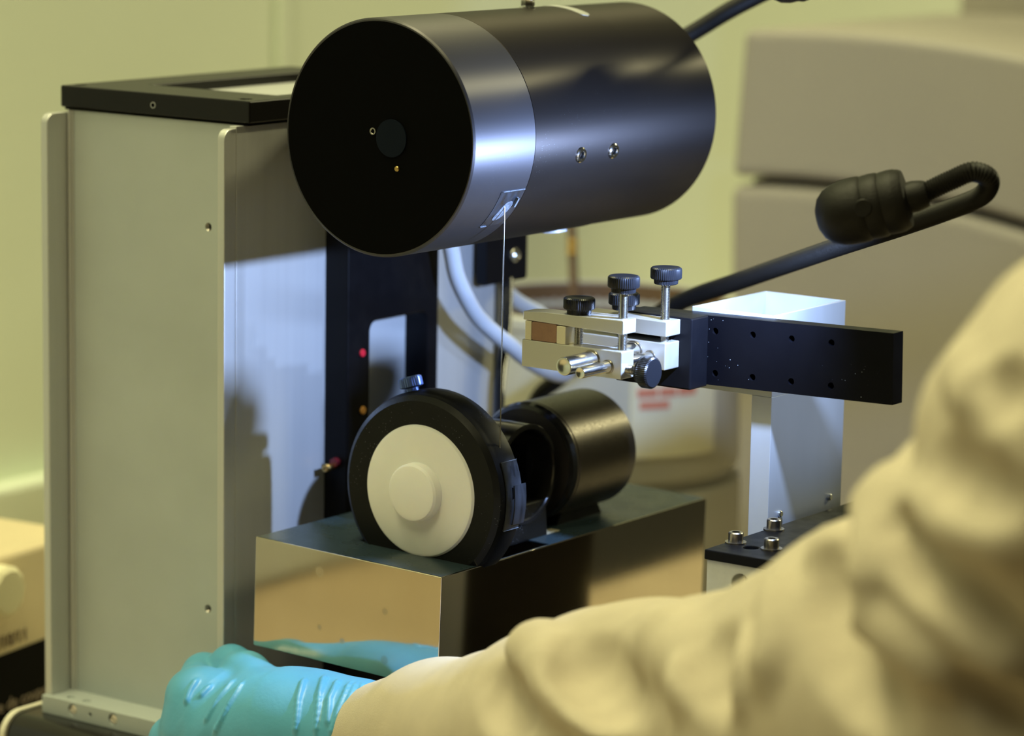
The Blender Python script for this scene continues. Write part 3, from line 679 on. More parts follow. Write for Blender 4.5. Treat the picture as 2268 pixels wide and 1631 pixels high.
# ================================================================== PERSON: coverall sleeve and gloved hand
SLEEVE_BASE=[(0.0289,-0.0320,0.1430,0.0275,0.0760,-0.0450,0.1553,0.0360),(0.0760,-0.0450,0.1553,0.0360,0.1278,-0.0650,0.1667,0.0420),(0.1278,-0.0650,0.1667,0.0420,0.1612,-0.0750,0.1775,0.0490),(0.1612,-0.0750,0.1775,0.0490,0.1985,-0.0900,0.1903,0.0530),(0.1985,-0.0900,0.1903,0.0530,0.2256,-0.1000,0.1968,0.0560),(0.2256,-0.1000,0.1968,0.0560,0.2721,-0.1150,0.2086,0.0570),(0.2721,-0.1150,0.2086,0.0570,0.3323,-0.1350,0.2284,0.0660),(0.3323,-0.1350,0.2284,0.0660,0.3687,-0.1500,0.2486,0.0700),(0.3687,-0.1500,0.2486,0.0700,0.3911,-0.1650,0.2567,0.0700),(0.3911,-0.1650,0.2567,0.0700,0.4312,-0.1800,0.3045,0.0550),(0.4312,-0.1800,0.3045,0.0550,0.4198,-0.1850,0.3265,0.0420),(0.4198,-0.1850,0.3265,0.0420,0.4426,-0.1950,0.3337,0.0450),(0.4426,-0.1950,0.3337,0.0450,0.4727,-0.2050,0.3762,0.0500),(0.4727,-0.2050,0.3762,0.0500,0.4621,-0.2050,0.3920,0.0400),(0.4621,-0.2050,0.3920,0.0400,0.4523,-0.2100,0.3674,0.0450),(0.4523,-0.2100,0.3674,0.0450,0.4810,-0.2200,0.3695,0.0600),(0.4810,-0.2200,0.3695,0.0600,0.5058,-0.2350,0.3862,0.0600),(0.4068,-0.1800,0.2486,0.0600,0.4427,-0.2000,0.2981,0.0600),(0.4427,-0.2000,0.2981,0.0600,0.4733,-0.2200,0.3452,0.0550),(0.4733,-0.2200,0.3452,0.0550,0.5060,-0.2500,0.3767,0.0550),(0.3443,-0.1600,0.2323,0.0600,0.3866,-0.1700,0.2560,0.0600),(0.3866,-0.1700,0.2560,0.0600,0.4443,-0.2000,0.2666,0.0600)]
SLEEVE_FOLDS=[('+',[(0.3920,-0.2117,0.3432,0.0066,0.3946,-0.2170,0.3378,0.0120),(0.3946,-0.2170,0.3378,0.0120,0.3986,-0.2249,0.3329,0.0120),(0.3986,-0.2249,0.3329,0.0120,0.4044,-0.2357,0.3286,0.0120),(0.4044,-0.2357,0.3286,0.0120,0.4082,-0.2427,0.3236,0.0120),(0.4082,-0.2427,0.3236,0.0120,0.4094,-0.2462,0.3177,0.0120),(0.4094,-0.2462,0.3177,0.0120,0.4099,-0.2484,0.3114,0.0066)]),
 ('+',[(0.3935,-0.2092,0.3435,0.0050,0.4071,-0.2233,0.3427,0.0090),(0.4071,-0.2233,0.3427,0.0090,0.4269,-0.2484,0.3466,0.0090),(0.4269,-0.2484,0.3466,0.0090,0.4404,-0.2614,0.3481,0.0090),(0.4404,-0.2614,0.3481,0.0090,0.4509,-0.2694,0.3482,0.0090),(0.4509,-0.2694,0.3482,0.0090,0.4615,-0.2762,0.3496,0.0090),(0.4615,-0.2762,0.3496,0.0090,0.4713,-0.2819,0.3507,0.0090),(0.4713,-0.2819,0.3507,0.0090,0.4787,-0.2863,0.3522,0.0090),(0.4787,-0.2863,0.3522,0.0090,0.4856,-0.2901,0.3535,0.0050)]),
 ('+',[(0.4154,-0.2410,0.3328,0.0050,0.4231,-0.2493,0.3292,0.0090),(0.4231,-0.2493,0.3292,0.0090,0.4287,-0.2541,0.3247,0.0090),(0.4287,-0.2541,0.3247,0.0090,0.4379,-0.2590,0.3216,0.0090),(0.4379,-0.2590,0.3216,0.0090,0.4456,-0.2614,0.3176,0.0090),(0.4456,-0.2614,0.3176,0.0090,0.4531,-0.2624,0.3140,0.0090),(0.4531,-0.2624,0.3140,0.0090,0.4597,-0.2618,0.3098,0.0090),(0.4597,-0.2618,0.3098,0.0090,0.4648,-0.2603,0.3062,0.0090),(0.4648,-0.2603,0.3062,0.0090,0.4694,-0.2579,0.3022,0.0050)]),
 ('+',[(0.3456,-0.1714,0.3108,0.0044,0.3597,-0.1915,0.3118,0.0080),(0.3597,-0.1915,0.3118,0.0080,0.3684,-0.2029,0.3105,0.0080),(0.3684,-0.2029,0.3105,0.0080,0.3779,-0.2138,0.3071,0.0080),(0.3779,-0.2138,0.3071,0.0080,0.3893,-0.2277,0.3051,0.0080),(0.3893,-0.2277,0.3051,0.0080,0.4023,-0.2421,0.3070,0.0080),(0.4023,-0.2421,0.3070,0.0080,0.4107,-0.2487,0.3067,0.0080),(0.4107,-0.2487,0.3067,0.0080,0.4221,-0.2551,0.3050,0.0080),(0.4221,-0.2551,0.3050,0.0080,0.4318,-0.2585,0.3025,0.0080),(0.4318,-0.2585,0.3025,0.0080,0.4407,-0.2600,0.2994,0.0080),(0.4407,-0.2600,0.2994,0.0080,0.4486,-0.2599,0.2958,0.0044)]),
 ('-',[(0.3752,-0.2049,0.3247,0.0060,0.3837,-0.2200,0.3222,0.0110),(0.3837,-0.2200,0.3222,0.0110,0.3914,-0.2337,0.3196,0.0110),(0.3914,-0.2337,0.3196,0.0110,0.3965,-0.2419,0.3161,0.0110),(0.3965,-0.2419,0.3161,0.0110,0.3996,-0.2466,0.3118,0.0060)]),
 ('-',[(0.3636,-0.2101,0.3130,0.0072,0.3703,-0.2196,0.3080,0.0130),(0.3703,-0.2196,0.3080,0.0130,0.3758,-0.2274,0.3026,0.0130),(0.3758,-0.2274,0.3026,0.0130,0.3809,-0.2345,0.2970,0.0130),(0.3809,-0.2345,0.2970,0.0130,0.3857,-0.2405,0.2913,0.0130),(0.3857,-0.2405,0.2913,0.0130,0.3928,-0.2470,0.2876,0.0130),(0.3928,-0.2470,0.2876,0.0130,0.3991,-0.2516,0.2837,0.0130),(0.3991,-0.2516,0.2837,0.0130,0.4111,-0.2582,0.2813,0.0130),(0.4111,-0.2582,0.2813,0.0130,0.4217,-0.2624,0.2785,0.0072)]),
 ('-',[(0.4153,-0.2517,0.3404,0.0044,0.4255,-0.2621,0.3366,0.0080),(0.4255,-0.2621,0.3366,0.0080,0.4332,-0.2678,0.3321,0.0080),(0.4332,-0.2678,0.3321,0.0080,0.4453,-0.2738,0.3291,0.0080),(0.4453,-0.2738,0.3291,0.0080,0.4556,-0.2767,0.3253,0.0080),(0.4556,-0.2767,0.3253,0.0080,0.4654,-0.2776,0.3212,0.0080),(0.4654,-0.2776,0.3212,0.0080,0.4742,-0.2763,0.3168,0.0044)]),
 ('-',[(0.3334,-0.2032,0.2927,0.0044,0.3356,-0.2085,0.2889,0.0080),(0.3356,-0.2085,0.2889,0.0080,0.3371,-0.2128,0.2847,0.0080),(0.3371,-0.2128,0.2847,0.0080,0.3426,-0.2197,0.2801,0.0080),(0.3426,-0.2197,0.2801,0.0080,0.3471,-0.2250,0.2750,0.0044)]),
 ('+',[(0.3363,-0.1872,0.2977,0.0039,0.3421,-0.1978,0.2941,0.0070),(0.3421,-0.1978,0.2941,0.0070,0.3463,-0.2058,0.2900,0.0070),(0.3463,-0.2058,0.2900,0.0070,0.3507,-0.2130,0.2850,0.0070),(0.3507,-0.2130,0.2850,0.0070,0.3538,-0.2183,0.2795,0.0070),(0.3538,-0.2183,0.2795,0.0070,0.3532,-0.2202,0.2743,0.0070),(0.3532,-0.2202,0.2743,0.0070,0.3522,-0.2214,0.2690,0.0039)]),
 ('+',[(0.3336,-0.2037,0.2738,0.0055,0.3343,-0.2068,0.2691,0.0100),(0.3343,-0.2068,0.2691,0.0100,0.3345,-0.2091,0.2641,0.0100),(0.3345,-0.2091,0.2641,0.0100,0.3376,-0.2117,0.2622,0.0100),(0.3376,-0.2117,0.2622,0.0100,0.3406,-0.2141,0.2602,0.0055)]),
 ('+',[(0.1697,-0.1104,0.2270,0.0066,0.1775,-0.1168,0.2283,0.0120),(0.1775,-0.1168,0.2283,0.0120,0.1848,-0.1219,0.2293,0.0120),(0.1848,-0.1219,0.2293,0.0120,0.2004,-0.1354,0.2287,0.0120),(0.2004,-0.1354,0.2287,0.0120,0.2114,-0.1434,0.2262,0.0120),(0.2114,-0.1434,0.2262,0.0120,0.2229,-0.1488,0.2246,0.0120),(0.2229,-0.1488,0.2246,0.0120,0.2358,-0.1556,0.2238,0.0120),(0.2358,-0.1556,0.2238,0.0120,0.2458,-0.1611,0.2238,0.0120),(0.2458,-0.1611,0.2238,0.0120,0.2553,-0.1656,0.2237,0.0066)]),
 ('-',[(0.1497,-0.1197,0.2143,0.0066,0.1611,-0.1309,0.2133,0.0120),(0.1611,-0.1309,0.2133,0.0120,0.1702,-0.1385,0.2113,0.0120),(0.1702,-0.1385,0.2113,0.0120,0.1842,-0.1470,0.2106,0.0120),(0.1842,-0.1470,0.2106,0.0120,0.1978,-0.1549,0.2097,0.0066)]),
 ('-',[(0.2072,-0.1382,0.2450,0.0077,0.2196,-0.1476,0.2420,0.0140),(0.2196,-0.1476,0.2420,0.0140,0.2310,-0.1573,0.2388,0.0140),(0.2310,-0.1573,0.2388,0.0140,0.2481,-0.1686,0.2371,0.0140),(0.2481,-0.1686,0.2371,0.0140,0.2634,-0.1776,0.2348,0.0077)]),
 ('+',[(0.2431,-0.1263,0.2513,0.0077,0.2640,-0.1465,0.2527,0.0140),(0.2640,-0.1465,0.2527,0.0140,0.2840,-0.1651,0.2542,0.0140),(0.2840,-0.1651,0.2542,0.0140,0.3081,-0.1924,0.2545,0.0140),(0.3081,-0.1924,0.2545,0.0140,0.3212,-0.2043,0.2503,0.0077)]),
 ('-',[(0.2979,-0.1904,0.2725,0.0066,0.3090,-0.2030,0.2712,0.0120),(0.3090,-0.2030,0.2712,0.0120,0.3169,-0.2108,0.2684,0.0120),(0.3169,-0.2108,0.2684,0.0120,0.3215,-0.2164,0.2629,0.0120),(0.3215,-0.2164,0.2629,0.0120,0.3252,-0.2205,0.2570,0.0066)]),
 ('+',[(0.4308,-0.2398,0.3956,0.0039,0.4429,-0.2561,0.3934,0.0070),(0.4429,-0.2561,0.3934,0.0070,0.4529,-0.2683,0.3906,0.0070),(0.4529,-0.2683,0.3906,0.0070,0.4691,-0.2823,0.3980,0.0070),(0.4691,-0.2823,0.3980,0.0070,0.4807,-0.2884,0.4035,0.0039)]),
 ('-',[(0.4345,-0.2669,0.3674,0.0050,0.4459,-0.2773,0.3673,0.0090),(0.4459,-0.2773,0.3673,0.0090,0.4560,-0.2859,0.3666,0.0090),(0.4560,-0.2859,0.3666,0.0090,0.4715,-0.2976,0.3672,0.0090),(0.4715,-0.2976,0.3672,0.0090,0.4850,-0.3049,0.3672,0.0050)]),
 ('-',[(0.4592,-0.2824,0.3984,0.0050,0.4712,-0.2934,0.3991,0.0090),(0.4712,-0.2934,0.3991,0.0090,0.4806,-0.2993,0.3989,0.0050)]),
 ('-',[(0.4553,-0.2663,0.2938,0.0039,0.4584,-0.2651,0.2906,0.0070),(0.4584,-0.2651,0.2906,0.0070,0.4614,-0.2638,0.2876,0.0070),(0.4614,-0.2638,0.2876,0.0070,0.4657,-0.2621,0.2854,0.0070),(0.4657,-0.2621,0.2854,0.0070,0.4698,-0.2602,0.2831,0.0039)])]
GLOVE_BASE=[(0.0329,-0.0320,0.1458,0.0245,0.0124,-0.0310,0.1419,0.0260),(0.0124,-0.0310,0.1419,0.0260,-0.0102,-0.0300,0.1406,0.0270),(-0.0102,-0.0300,0.1406,0.0270,-0.0268,-0.0300,0.1385,0.0275),(-0.0268,-0.0300,0.1385,0.0275,-0.0437,-0.0300,0.1347,0.0260),(-0.0437,-0.0300,0.1347,0.0260,-0.0667,-0.0300,0.1315,0.0240),(-0.0667,-0.0300,0.1315,0.0240,-0.0771,-0.0310,0.1410,0.0170),(-0.0771,-0.0310,0.1410,0.0170,-0.0830,-0.0320,0.1439,0.0125),(-0.0085,-0.0320,0.1257,0.0240,-0.0354,-0.0330,0.1096,0.0240),(-0.0354,-0.0330,0.1096,0.0240,-0.0707,-0.0350,0.0917,0.0155),(-0.0830,-0.0320,0.1439,0.0125,-0.0829,-0.0360,0.1282,0.0135),(-0.0829,-0.0360,0.1282,0.0135,-0.0800,-0.0370,0.1063,0.0135),(-0.0800,-0.0370,0.1063,0.0135,-0.0771,-0.0360,0.0884,0.0125)]
GLOVE_FINGERS=[[(-0.0882,-0.0300,0.1441,0.0120,-0.0997,-0.0080,0.1474,0.0105),(-0.0997,-0.0080,0.1474,0.0105,-0.1079,0.0000,0.1387,0.0090)],
 [(-0.0381,-0.0300,0.1486,0.0160,-0.0691,-0.0120,0.1527,0.0120),(-0.0691,-0.0120,0.1527,0.0120,-0.0855,-0.0040,0.1531,0.0105),(-0.0855,-0.0040,0.1531,0.0105,-0.0925,0.0000,0.1483,0.0080)],
 [(-0.0829,-0.0360,0.1282,0.0125,-0.0946,-0.0360,0.1215,0.0115),(-0.0946,-0.0360,0.1215,0.0115,-0.1080,-0.0320,0.1043,0.0105),(-0.1080,-0.0320,0.1043,0.0105,-0.1065,-0.0270,0.0872,0.0092)],
 [(-0.0800,-0.0370,0.1063,0.0120,-0.0955,-0.0360,0.0973,0.0110),(-0.0955,-0.0360,0.0973,0.0110,-0.1086,-0.0320,0.0787,0.0100),(-0.1086,-0.0320,0.0787,0.0100,-0.1066,-0.0270,0.0640,0.0090)],
 [(-0.0771,-0.0360,0.0884,0.0110,-0.0911,-0.0350,0.0750,0.0098),(-0.0911,-0.0350,0.0750,0.0098,-0.1030,-0.0310,0.0588,0.0090),(-0.1030,-0.0310,0.0588,0.0090,-0.1018,-0.0270,0.0475,0.0080)]]
GLOVE_CREASES=[[(-0.0100,-0.0394,0.1675,0.0008,-0.0086,-0.0417,0.1666,0.0016),(-0.0086,-0.0417,0.1666,0.0016,-0.0075,-0.0437,0.1656,0.0016),(-0.0075,-0.0437,0.1656,0.0016,-0.0065,-0.0455,0.1646,0.0016),(-0.0065,-0.0455,0.1646,0.0016,-0.0057,-0.0471,0.1635,0.0016),(-0.0057,-0.0471,0.1635,0.0016,-0.0050,-0.0485,0.1623,0.0016),(-0.0050,-0.0485,0.1623,0.0016,-0.0044,-0.0499,0.1611,0.0016),(-0.0044,-0.0499,0.1611,0.0016,-0.0031,-0.0518,0.1590,0.0016),(-0.0031,-0.0518,0.1590,0.0016,-0.0019,-0.0535,0.1567,0.0016),(-0.0019,-0.0535,0.1567,0.0016,-0.0010,-0.0550,0.1543,0.0016),(-0.0010,-0.0550,0.1543,0.0016,-0.0003,-0.0561,0.1519,0.0016),(-0.0003,-0.0561,0.1519,0.0016,0.0001,-0.0571,0.1493,0.0016),(0.0001,-0.0571,0.1493,0.0016,0.0004,-0.0577,0.1467,0.0009)],
 [(-0.0030,-0.0331,0.1689,0.0008,-0.0010,-0.0360,0.1684,0.0016),(-0.0010,-0.0360,0.1684,0.0016,0.0006,-0.0385,0.1678,0.0016),(0.0006,-0.0385,0.1678,0.0016,0.0020,-0.0407,0.1671,0.0016),(0.0020,-0.0407,0.1671,0.0016,0.0031,-0.0426,0.1663,0.0016),(0.0031,-0.0426,0.1663,0.0016,0.0041,-0.0443,0.1654,0.0016),(0.0041,-0.0443,0.1654,0.0016,0.0050,-0.0459,0.1645,0.0016),(0.0050,-0.0459,0.1645,0.0016,0.0072,-0.0490,0.1623,0.0016),(0.0072,-0.0490,0.1623,0.0016,0.0089,-0.0515,0.1599,0.0016),(0.0089,-0.0515,0.1599,0.0016,0.0103,-0.0536,0.1573,0.0016),(0.0103,-0.0536,0.1573,0.0016,0.0113,-0.0553,0.1546,0.0016),(0.0113,-0.0553,0.1546,0.0016,0.0120,-0.0566,0.1518,0.0016),(0.0120,-0.0566,0.1518,0.0016,0.0124,-0.0576,0.1489,0.0009)],
 [(0.0065,-0.0344,0.1689,0.0008,0.0083,-0.0376,0.1683,0.0016),(0.0083,-0.0376,0.1683,0.0016,0.0097,-0.0403,0.1676,0.0016),(0.0097,-0.0403,0.1676,0.0016,0.0107,-0.0425,0.1668,0.0016),(0.0107,-0.0425,0.1668,0.0016,0.0115,-0.0445,0.1658,0.0016),(0.0115,-0.0445,0.1658,0.0016,0.0121,-0.0463,0.1648,0.0016),(0.0121,-0.0463,0.1648,0.0016,0.0125,-0.0478,0.1637,0.0016),(0.0125,-0.0478,0.1637,0.0016,0.0139,-0.0496,0.1622,0.0016),(0.0139,-0.0496,0.1622,0.0016,0.0150,-0.0512,0.1607,0.0016),(0.0150,-0.0512,0.1607,0.0016,0.0159,-0.0525,0.1591,0.0016),(0.0159,-0.0525,0.1591,0.0016,0.0167,-0.0537,0.1574,0.0016),(0.0167,-0.0537,0.1574,0.0016,0.0174,-0.0547,0.1557,0.0016),(0.0174,-0.0547,0.1557,0.0016,0.0179,-0.0556,0.1539,0.0009)],
 [(0.0142,-0.0349,0.1692,0.0008,0.0165,-0.0391,0.1684,0.0016),(0.0165,-0.0391,0.1684,0.0016,0.0180,-0.0424,0.1671,0.0016),(0.0180,-0.0424,0.1671,0.0016,0.0190,-0.0450,0.1657,0.0016),(0.0190,-0.0450,0.1657,0.0016,0.0197,-0.0473,0.1641,0.0016),(0.0197,-0.0473,0.1641,0.0016,0.0202,-0.0492,0.1625,0.0016),(0.0202,-0.0492,0.1625,0.0016,0.0205,-0.0510,0.1607,0.0016),(0.0205,-0.0510,0.1607,0.0016,0.0208,-0.0523,0.1591,0.0016),(0.0208,-0.0523,0.1591,0.0016,0.0210,-0.0534,0.1574,0.0016),(0.0210,-0.0534,0.1574,0.0016,0.0211,-0.0544,0.1557,0.0016),(0.0211,-0.0544,0.1557,0.0016,0.0211,-0.0553,0.1539,0.0016),(0.0211,-0.0553,0.1539,0.0016,0.0210,-0.0561,0.1521,0.0016),(0.0210,-0.0561,0.1521,0.0016,0.0207,-0.0567,0.1502,0.0009)],
 [(0.0197,-0.0325,0.1695,0.0008,0.0223,-0.0363,0.1690,0.0016),(0.0223,-0.0363,0.1690,0.0016,0.0241,-0.0392,0.1682,0.0016),(0.0241,-0.0392,0.1682,0.0016,0.0256,-0.0417,0.1673,0.0016),(0.0256,-0.0417,0.1673,0.0016,0.0269,-0.0438,0.1662,0.0016),(0.0269,-0.0438,0.1662,0.0016,0.0279,-0.0457,0.1651,0.0016),(0.0279,-0.0457,0.1651,0.0016,0.0287,-0.0473,0.1639,0.0016),(0.0287,-0.0473,0.1639,0.0016,0.0299,-0.0488,0.1627,0.0016),(0.0299,-0.0488,0.1627,0.0016,0.0308,-0.0501,0.1614,0.0016),(0.0308,-0.0501,0.1614,0.0016,0.0317,-0.0513,0.1601,0.0016),(0.0317,-0.0513,0.1601,0.0016,0.0324,-0.0523,0.1587,0.0016),(0.0324,-0.0523,0.1587,0.0016,0.0330,-0.0531,0.1572,0.0016),(0.0330,-0.0531,0.1572,0.0016,0.0335,-0.0538,0.1557,0.0009)],
 [(0.0260,-0.0329,0.1694,0.0008,0.0276,-0.0356,0.1691,0.0016),(0.0276,-0.0356,0.1691,0.0016,0.0290,-0.0379,0.1688,0.0016),(0.0290,-0.0379,0.1688,0.0016,0.0300,-0.0399,0.1683,0.0016),(0.0300,-0.0399,0.1683,0.0016,0.0309,-0.0415,0.1677,0.0016),(0.0309,-0.0415,0.1677,0.0016,0.0315,-0.0430,0.1671,0.0016),(0.0315,-0.0430,0.1671,0.0016,0.0321,-0.0443,0.1664,0.0016),(0.0321,-0.0443,0.1664,0.0016,0.0325,-0.0456,0.1656,0.0016),(0.0325,-0.0456,0.1656,0.0016,0.0329,-0.0467,0.1647,0.0016),(0.0329,-0.0467,0.1647,0.0016,0.0333,-0.0478,0.1639,0.0016),(0.0333,-0.0478,0.1639,0.0016,0.0335,-0.0487,0.1630,0.0016),(0.0335,-0.0487,0.1630,0.0016,0.0337,-0.0496,0.1621,0.0016),(0.0337,-0.0496,0.1621,0.0016,0.0339,-0.0505,0.1611,0.0009)],
 [(-0.0540,-0.0382,0.1591,0.0008,-0.0532,-0.0410,0.1583,0.0016),(-0.0532,-0.0410,0.1583,0.0016,-0.0530,-0.0432,0.1572,0.0016),(-0.0530,-0.0432,0.1572,0.0016,-0.0530,-0.0450,0.1560,0.0016),(-0.0530,-0.0450,0.1560,0.0016,-0.0533,-0.0465,0.1547,0.0016),(-0.0533,-0.0465,0.1547,0.0016,-0.0538,-0.0478,0.1534,0.0016),(-0.0538,-0.0478,0.1534,0.0016,-0.0544,-0.0490,0.1520,0.0016),(-0.0544,-0.0490,0.1520,0.0016,-0.0546,-0.0503,0.1503,0.0016),(-0.0546,-0.0503,0.1503,0.0016,-0.0550,-0.0514,0.1486,0.0016),(-0.0550,-0.0514,0.1486,0.0016,-0.0555,-0.0523,0.1468,0.0016),(-0.0555,-0.0523,0.1468,0.0016,-0.0562,-0.0531,0.1450,0.0016),(-0.0562,-0.0531,0.1450,0.0016,-0.0570,-0.0538,0.1431,0.0016),(-0.0570,-0.0538,0.1431,0.0016,-0.0578,-0.0544,0.1412,0.0009)],
 [(-0.0447,-0.0424,0.1605,0.0008,-0.0441,-0.0448,0.1594,0.0016),(-0.0441,-0.0448,0.1594,0.0016,-0.0438,-0.0468,0.1581,0.0016),(-0.0438,-0.0468,0.1581,0.0016,-0.0437,-0.0485,0.1566,0.0016),(-0.0437,-0.0485,0.1566,0.0016,-0.0438,-0.0500,0.1551,0.0016),(-0.0438,-0.0500,0.1551,0.0016,-0.0442,-0.0513,0.1535,0.0016),(-0.0442,-0.0513,0.1535,0.0016,-0.0446,-0.0525,0.1519,0.0016),(-0.0446,-0.0525,0.1519,0.0016,-0.0450,-0.0538,0.1497,0.0016),(-0.0450,-0.0538,0.1497,0.0016,-0.0457,-0.0549,0.1473,0.0016),(-0.0457,-0.0549,0.1473,0.0016,-0.0465,-0.0557,0.1449,0.0016),(-0.0465,-0.0557,0.1449,0.0016,-0.0476,-0.0563,0.1424,0.0016),(-0.0476,-0.0563,0.1424,0.0016,-0.0489,-0.0566,0.1398,0.0016),(-0.0489,-0.0566,0.1398,0.0016,-0.0504,-0.0567,0.1370,0.0009)],
 [(-0.0656,-0.0414,0.1549,0.0008,-0.0658,-0.0425,0.1542,0.0016),(-0.0658,-0.0425,0.1542,0.0016,-0.0661,-0.0436,0.1535,0.0016),(-0.0661,-0.0436,0.1535,0.0016,-0.0665,-0.0445,0.1527,0.0016),(-0.0665,-0.0445,0.1527,0.0016,-0.0669,-0.0454,0.1519,0.0016),(-0.0669,-0.0454,0.1519,0.0016,-0.0674,-0.0462,0.1511,0.0016),(-0.0674,-0.0462,0.1511,0.0016,-0.0680,-0.0470,0.1503,0.0009)],
 [(-0.0751,-0.0410,0.1561,0.0008,-0.0749,-0.0420,0.1554,0.0016),(-0.0749,-0.0420,0.1554,0.0016,-0.0748,-0.0430,0.1546,0.0016),(-0.0748,-0.0430,0.1546,0.0016,-0.0748,-0.0438,0.1539,0.0016),(-0.0748,-0.0438,0.1539,0.0016,-0.0748,-0.0447,0.1531,0.0016),(-0.0748,-0.0447,0.1531,0.0016,-0.0749,-0.0454,0.1523,0.0016),(-0.0749,-0.0454,0.1523,0.0016,-0.0750,-0.0461,0.1515,0.0016),(-0.0750,-0.0461,0.1515,0.0016,-0.0748,-0.0467,0.1507,0.0016),(-0.0748,-0.0467,0.1507,0.0016,-0.0747,-0.0473,0.1499,0.0016),(-0.0747,-0.0473,0.1499,0.0016,-0.0745,-0.0479,0.1491,0.0016),(-0.0745,-0.0479,0.1491,0.0016,-0.0745,-0.0484,0.1483,0.0016),(-0.0745,-0.0484,0.1483,0.0016,-0.0744,-0.0489,0.1474,0.0016),(-0.0744,-0.0489,0.1474,0.0016,-0.0744,-0.0493,0.1466,0.0009)],
 [(0.0176,-0.0345,0.1693,0.0008,0.0194,-0.0378,0.1687,0.0016),(0.0194,-0.0378,0.1687,0.0016,0.0207,-0.0405,0.1678,0.0016),(0.0207,-0.0405,0.1678,0.0016,0.0217,-0.0428,0.1668,0.0016),(0.0217,-0.0428,0.1668,0.0016,0.0224,-0.0448,0.1657,0.0016),(0.0224,-0.0448,0.1657,0.0016,0.0230,-0.0465,0.1646,0.0016),(0.0230,-0.0465,0.1646,0.0016,0.0234,-0.0481,0.1633,0.0016),(0.0234,-0.0481,0.1633,0.0016,0.0246,-0.0498,0.1616,0.0016),(0.0246,-0.0498,0.1616,0.0016,0.0256,-0.0513,0.1599,0.0016),(0.0256,-0.0513,0.1599,0.0016,0.0265,-0.0526,0.1580,0.0016),(0.0265,-0.0526,0.1580,0.0016,0.0272,-0.0537,0.1561,0.0016),(0.0272,-0.0537,0.1561,0.0016,0.0277,-0.0546,0.1542,0.0016),(0.0277,-0.0546,0.1542,0.0016,0.0281,-0.0553,0.1521,0.0009)],
 [(0.0297,-0.0329,0.1696,0.0008,0.0320,-0.0365,0.1694,0.0016),(0.0320,-0.0365,0.1694,0.0016,0.0334,-0.0390,0.1687,0.0016),(0.0334,-0.0390,0.1687,0.0016,0.0344,-0.0411,0.1680,0.0016),(0.0344,-0.0411,0.1680,0.0016,0.0352,-0.0428,0.1671,0.0016),(0.0352,-0.0428,0.1671,0.0016,0.0358,-0.0444,0.1661,0.0016),(0.0358,-0.0444,0.1661,0.0016,0.0363,-0.0458,0.1651,0.0016),(0.0363,-0.0458,0.1651,0.0016,0.0369,-0.0470,0.1641,0.0016),(0.0369,-0.0470,0.1641,0.0016,0.0375,-0.0481,0.1631,0.0016),(0.0375,-0.0481,0.1631,0.0016,0.0379,-0.0490,0.1620,0.0016),(0.0379,-0.0490,0.1620,0.0016,0.0383,-0.0499,0.1608,0.0016),(0.0383,-0.0499,0.1608,0.0016,0.0386,-0.0507,0.1597,0.0016),(0.0386,-0.0507,0.1597,0.0016,0.0389,-0.0515,0.1585,0.0009)]]

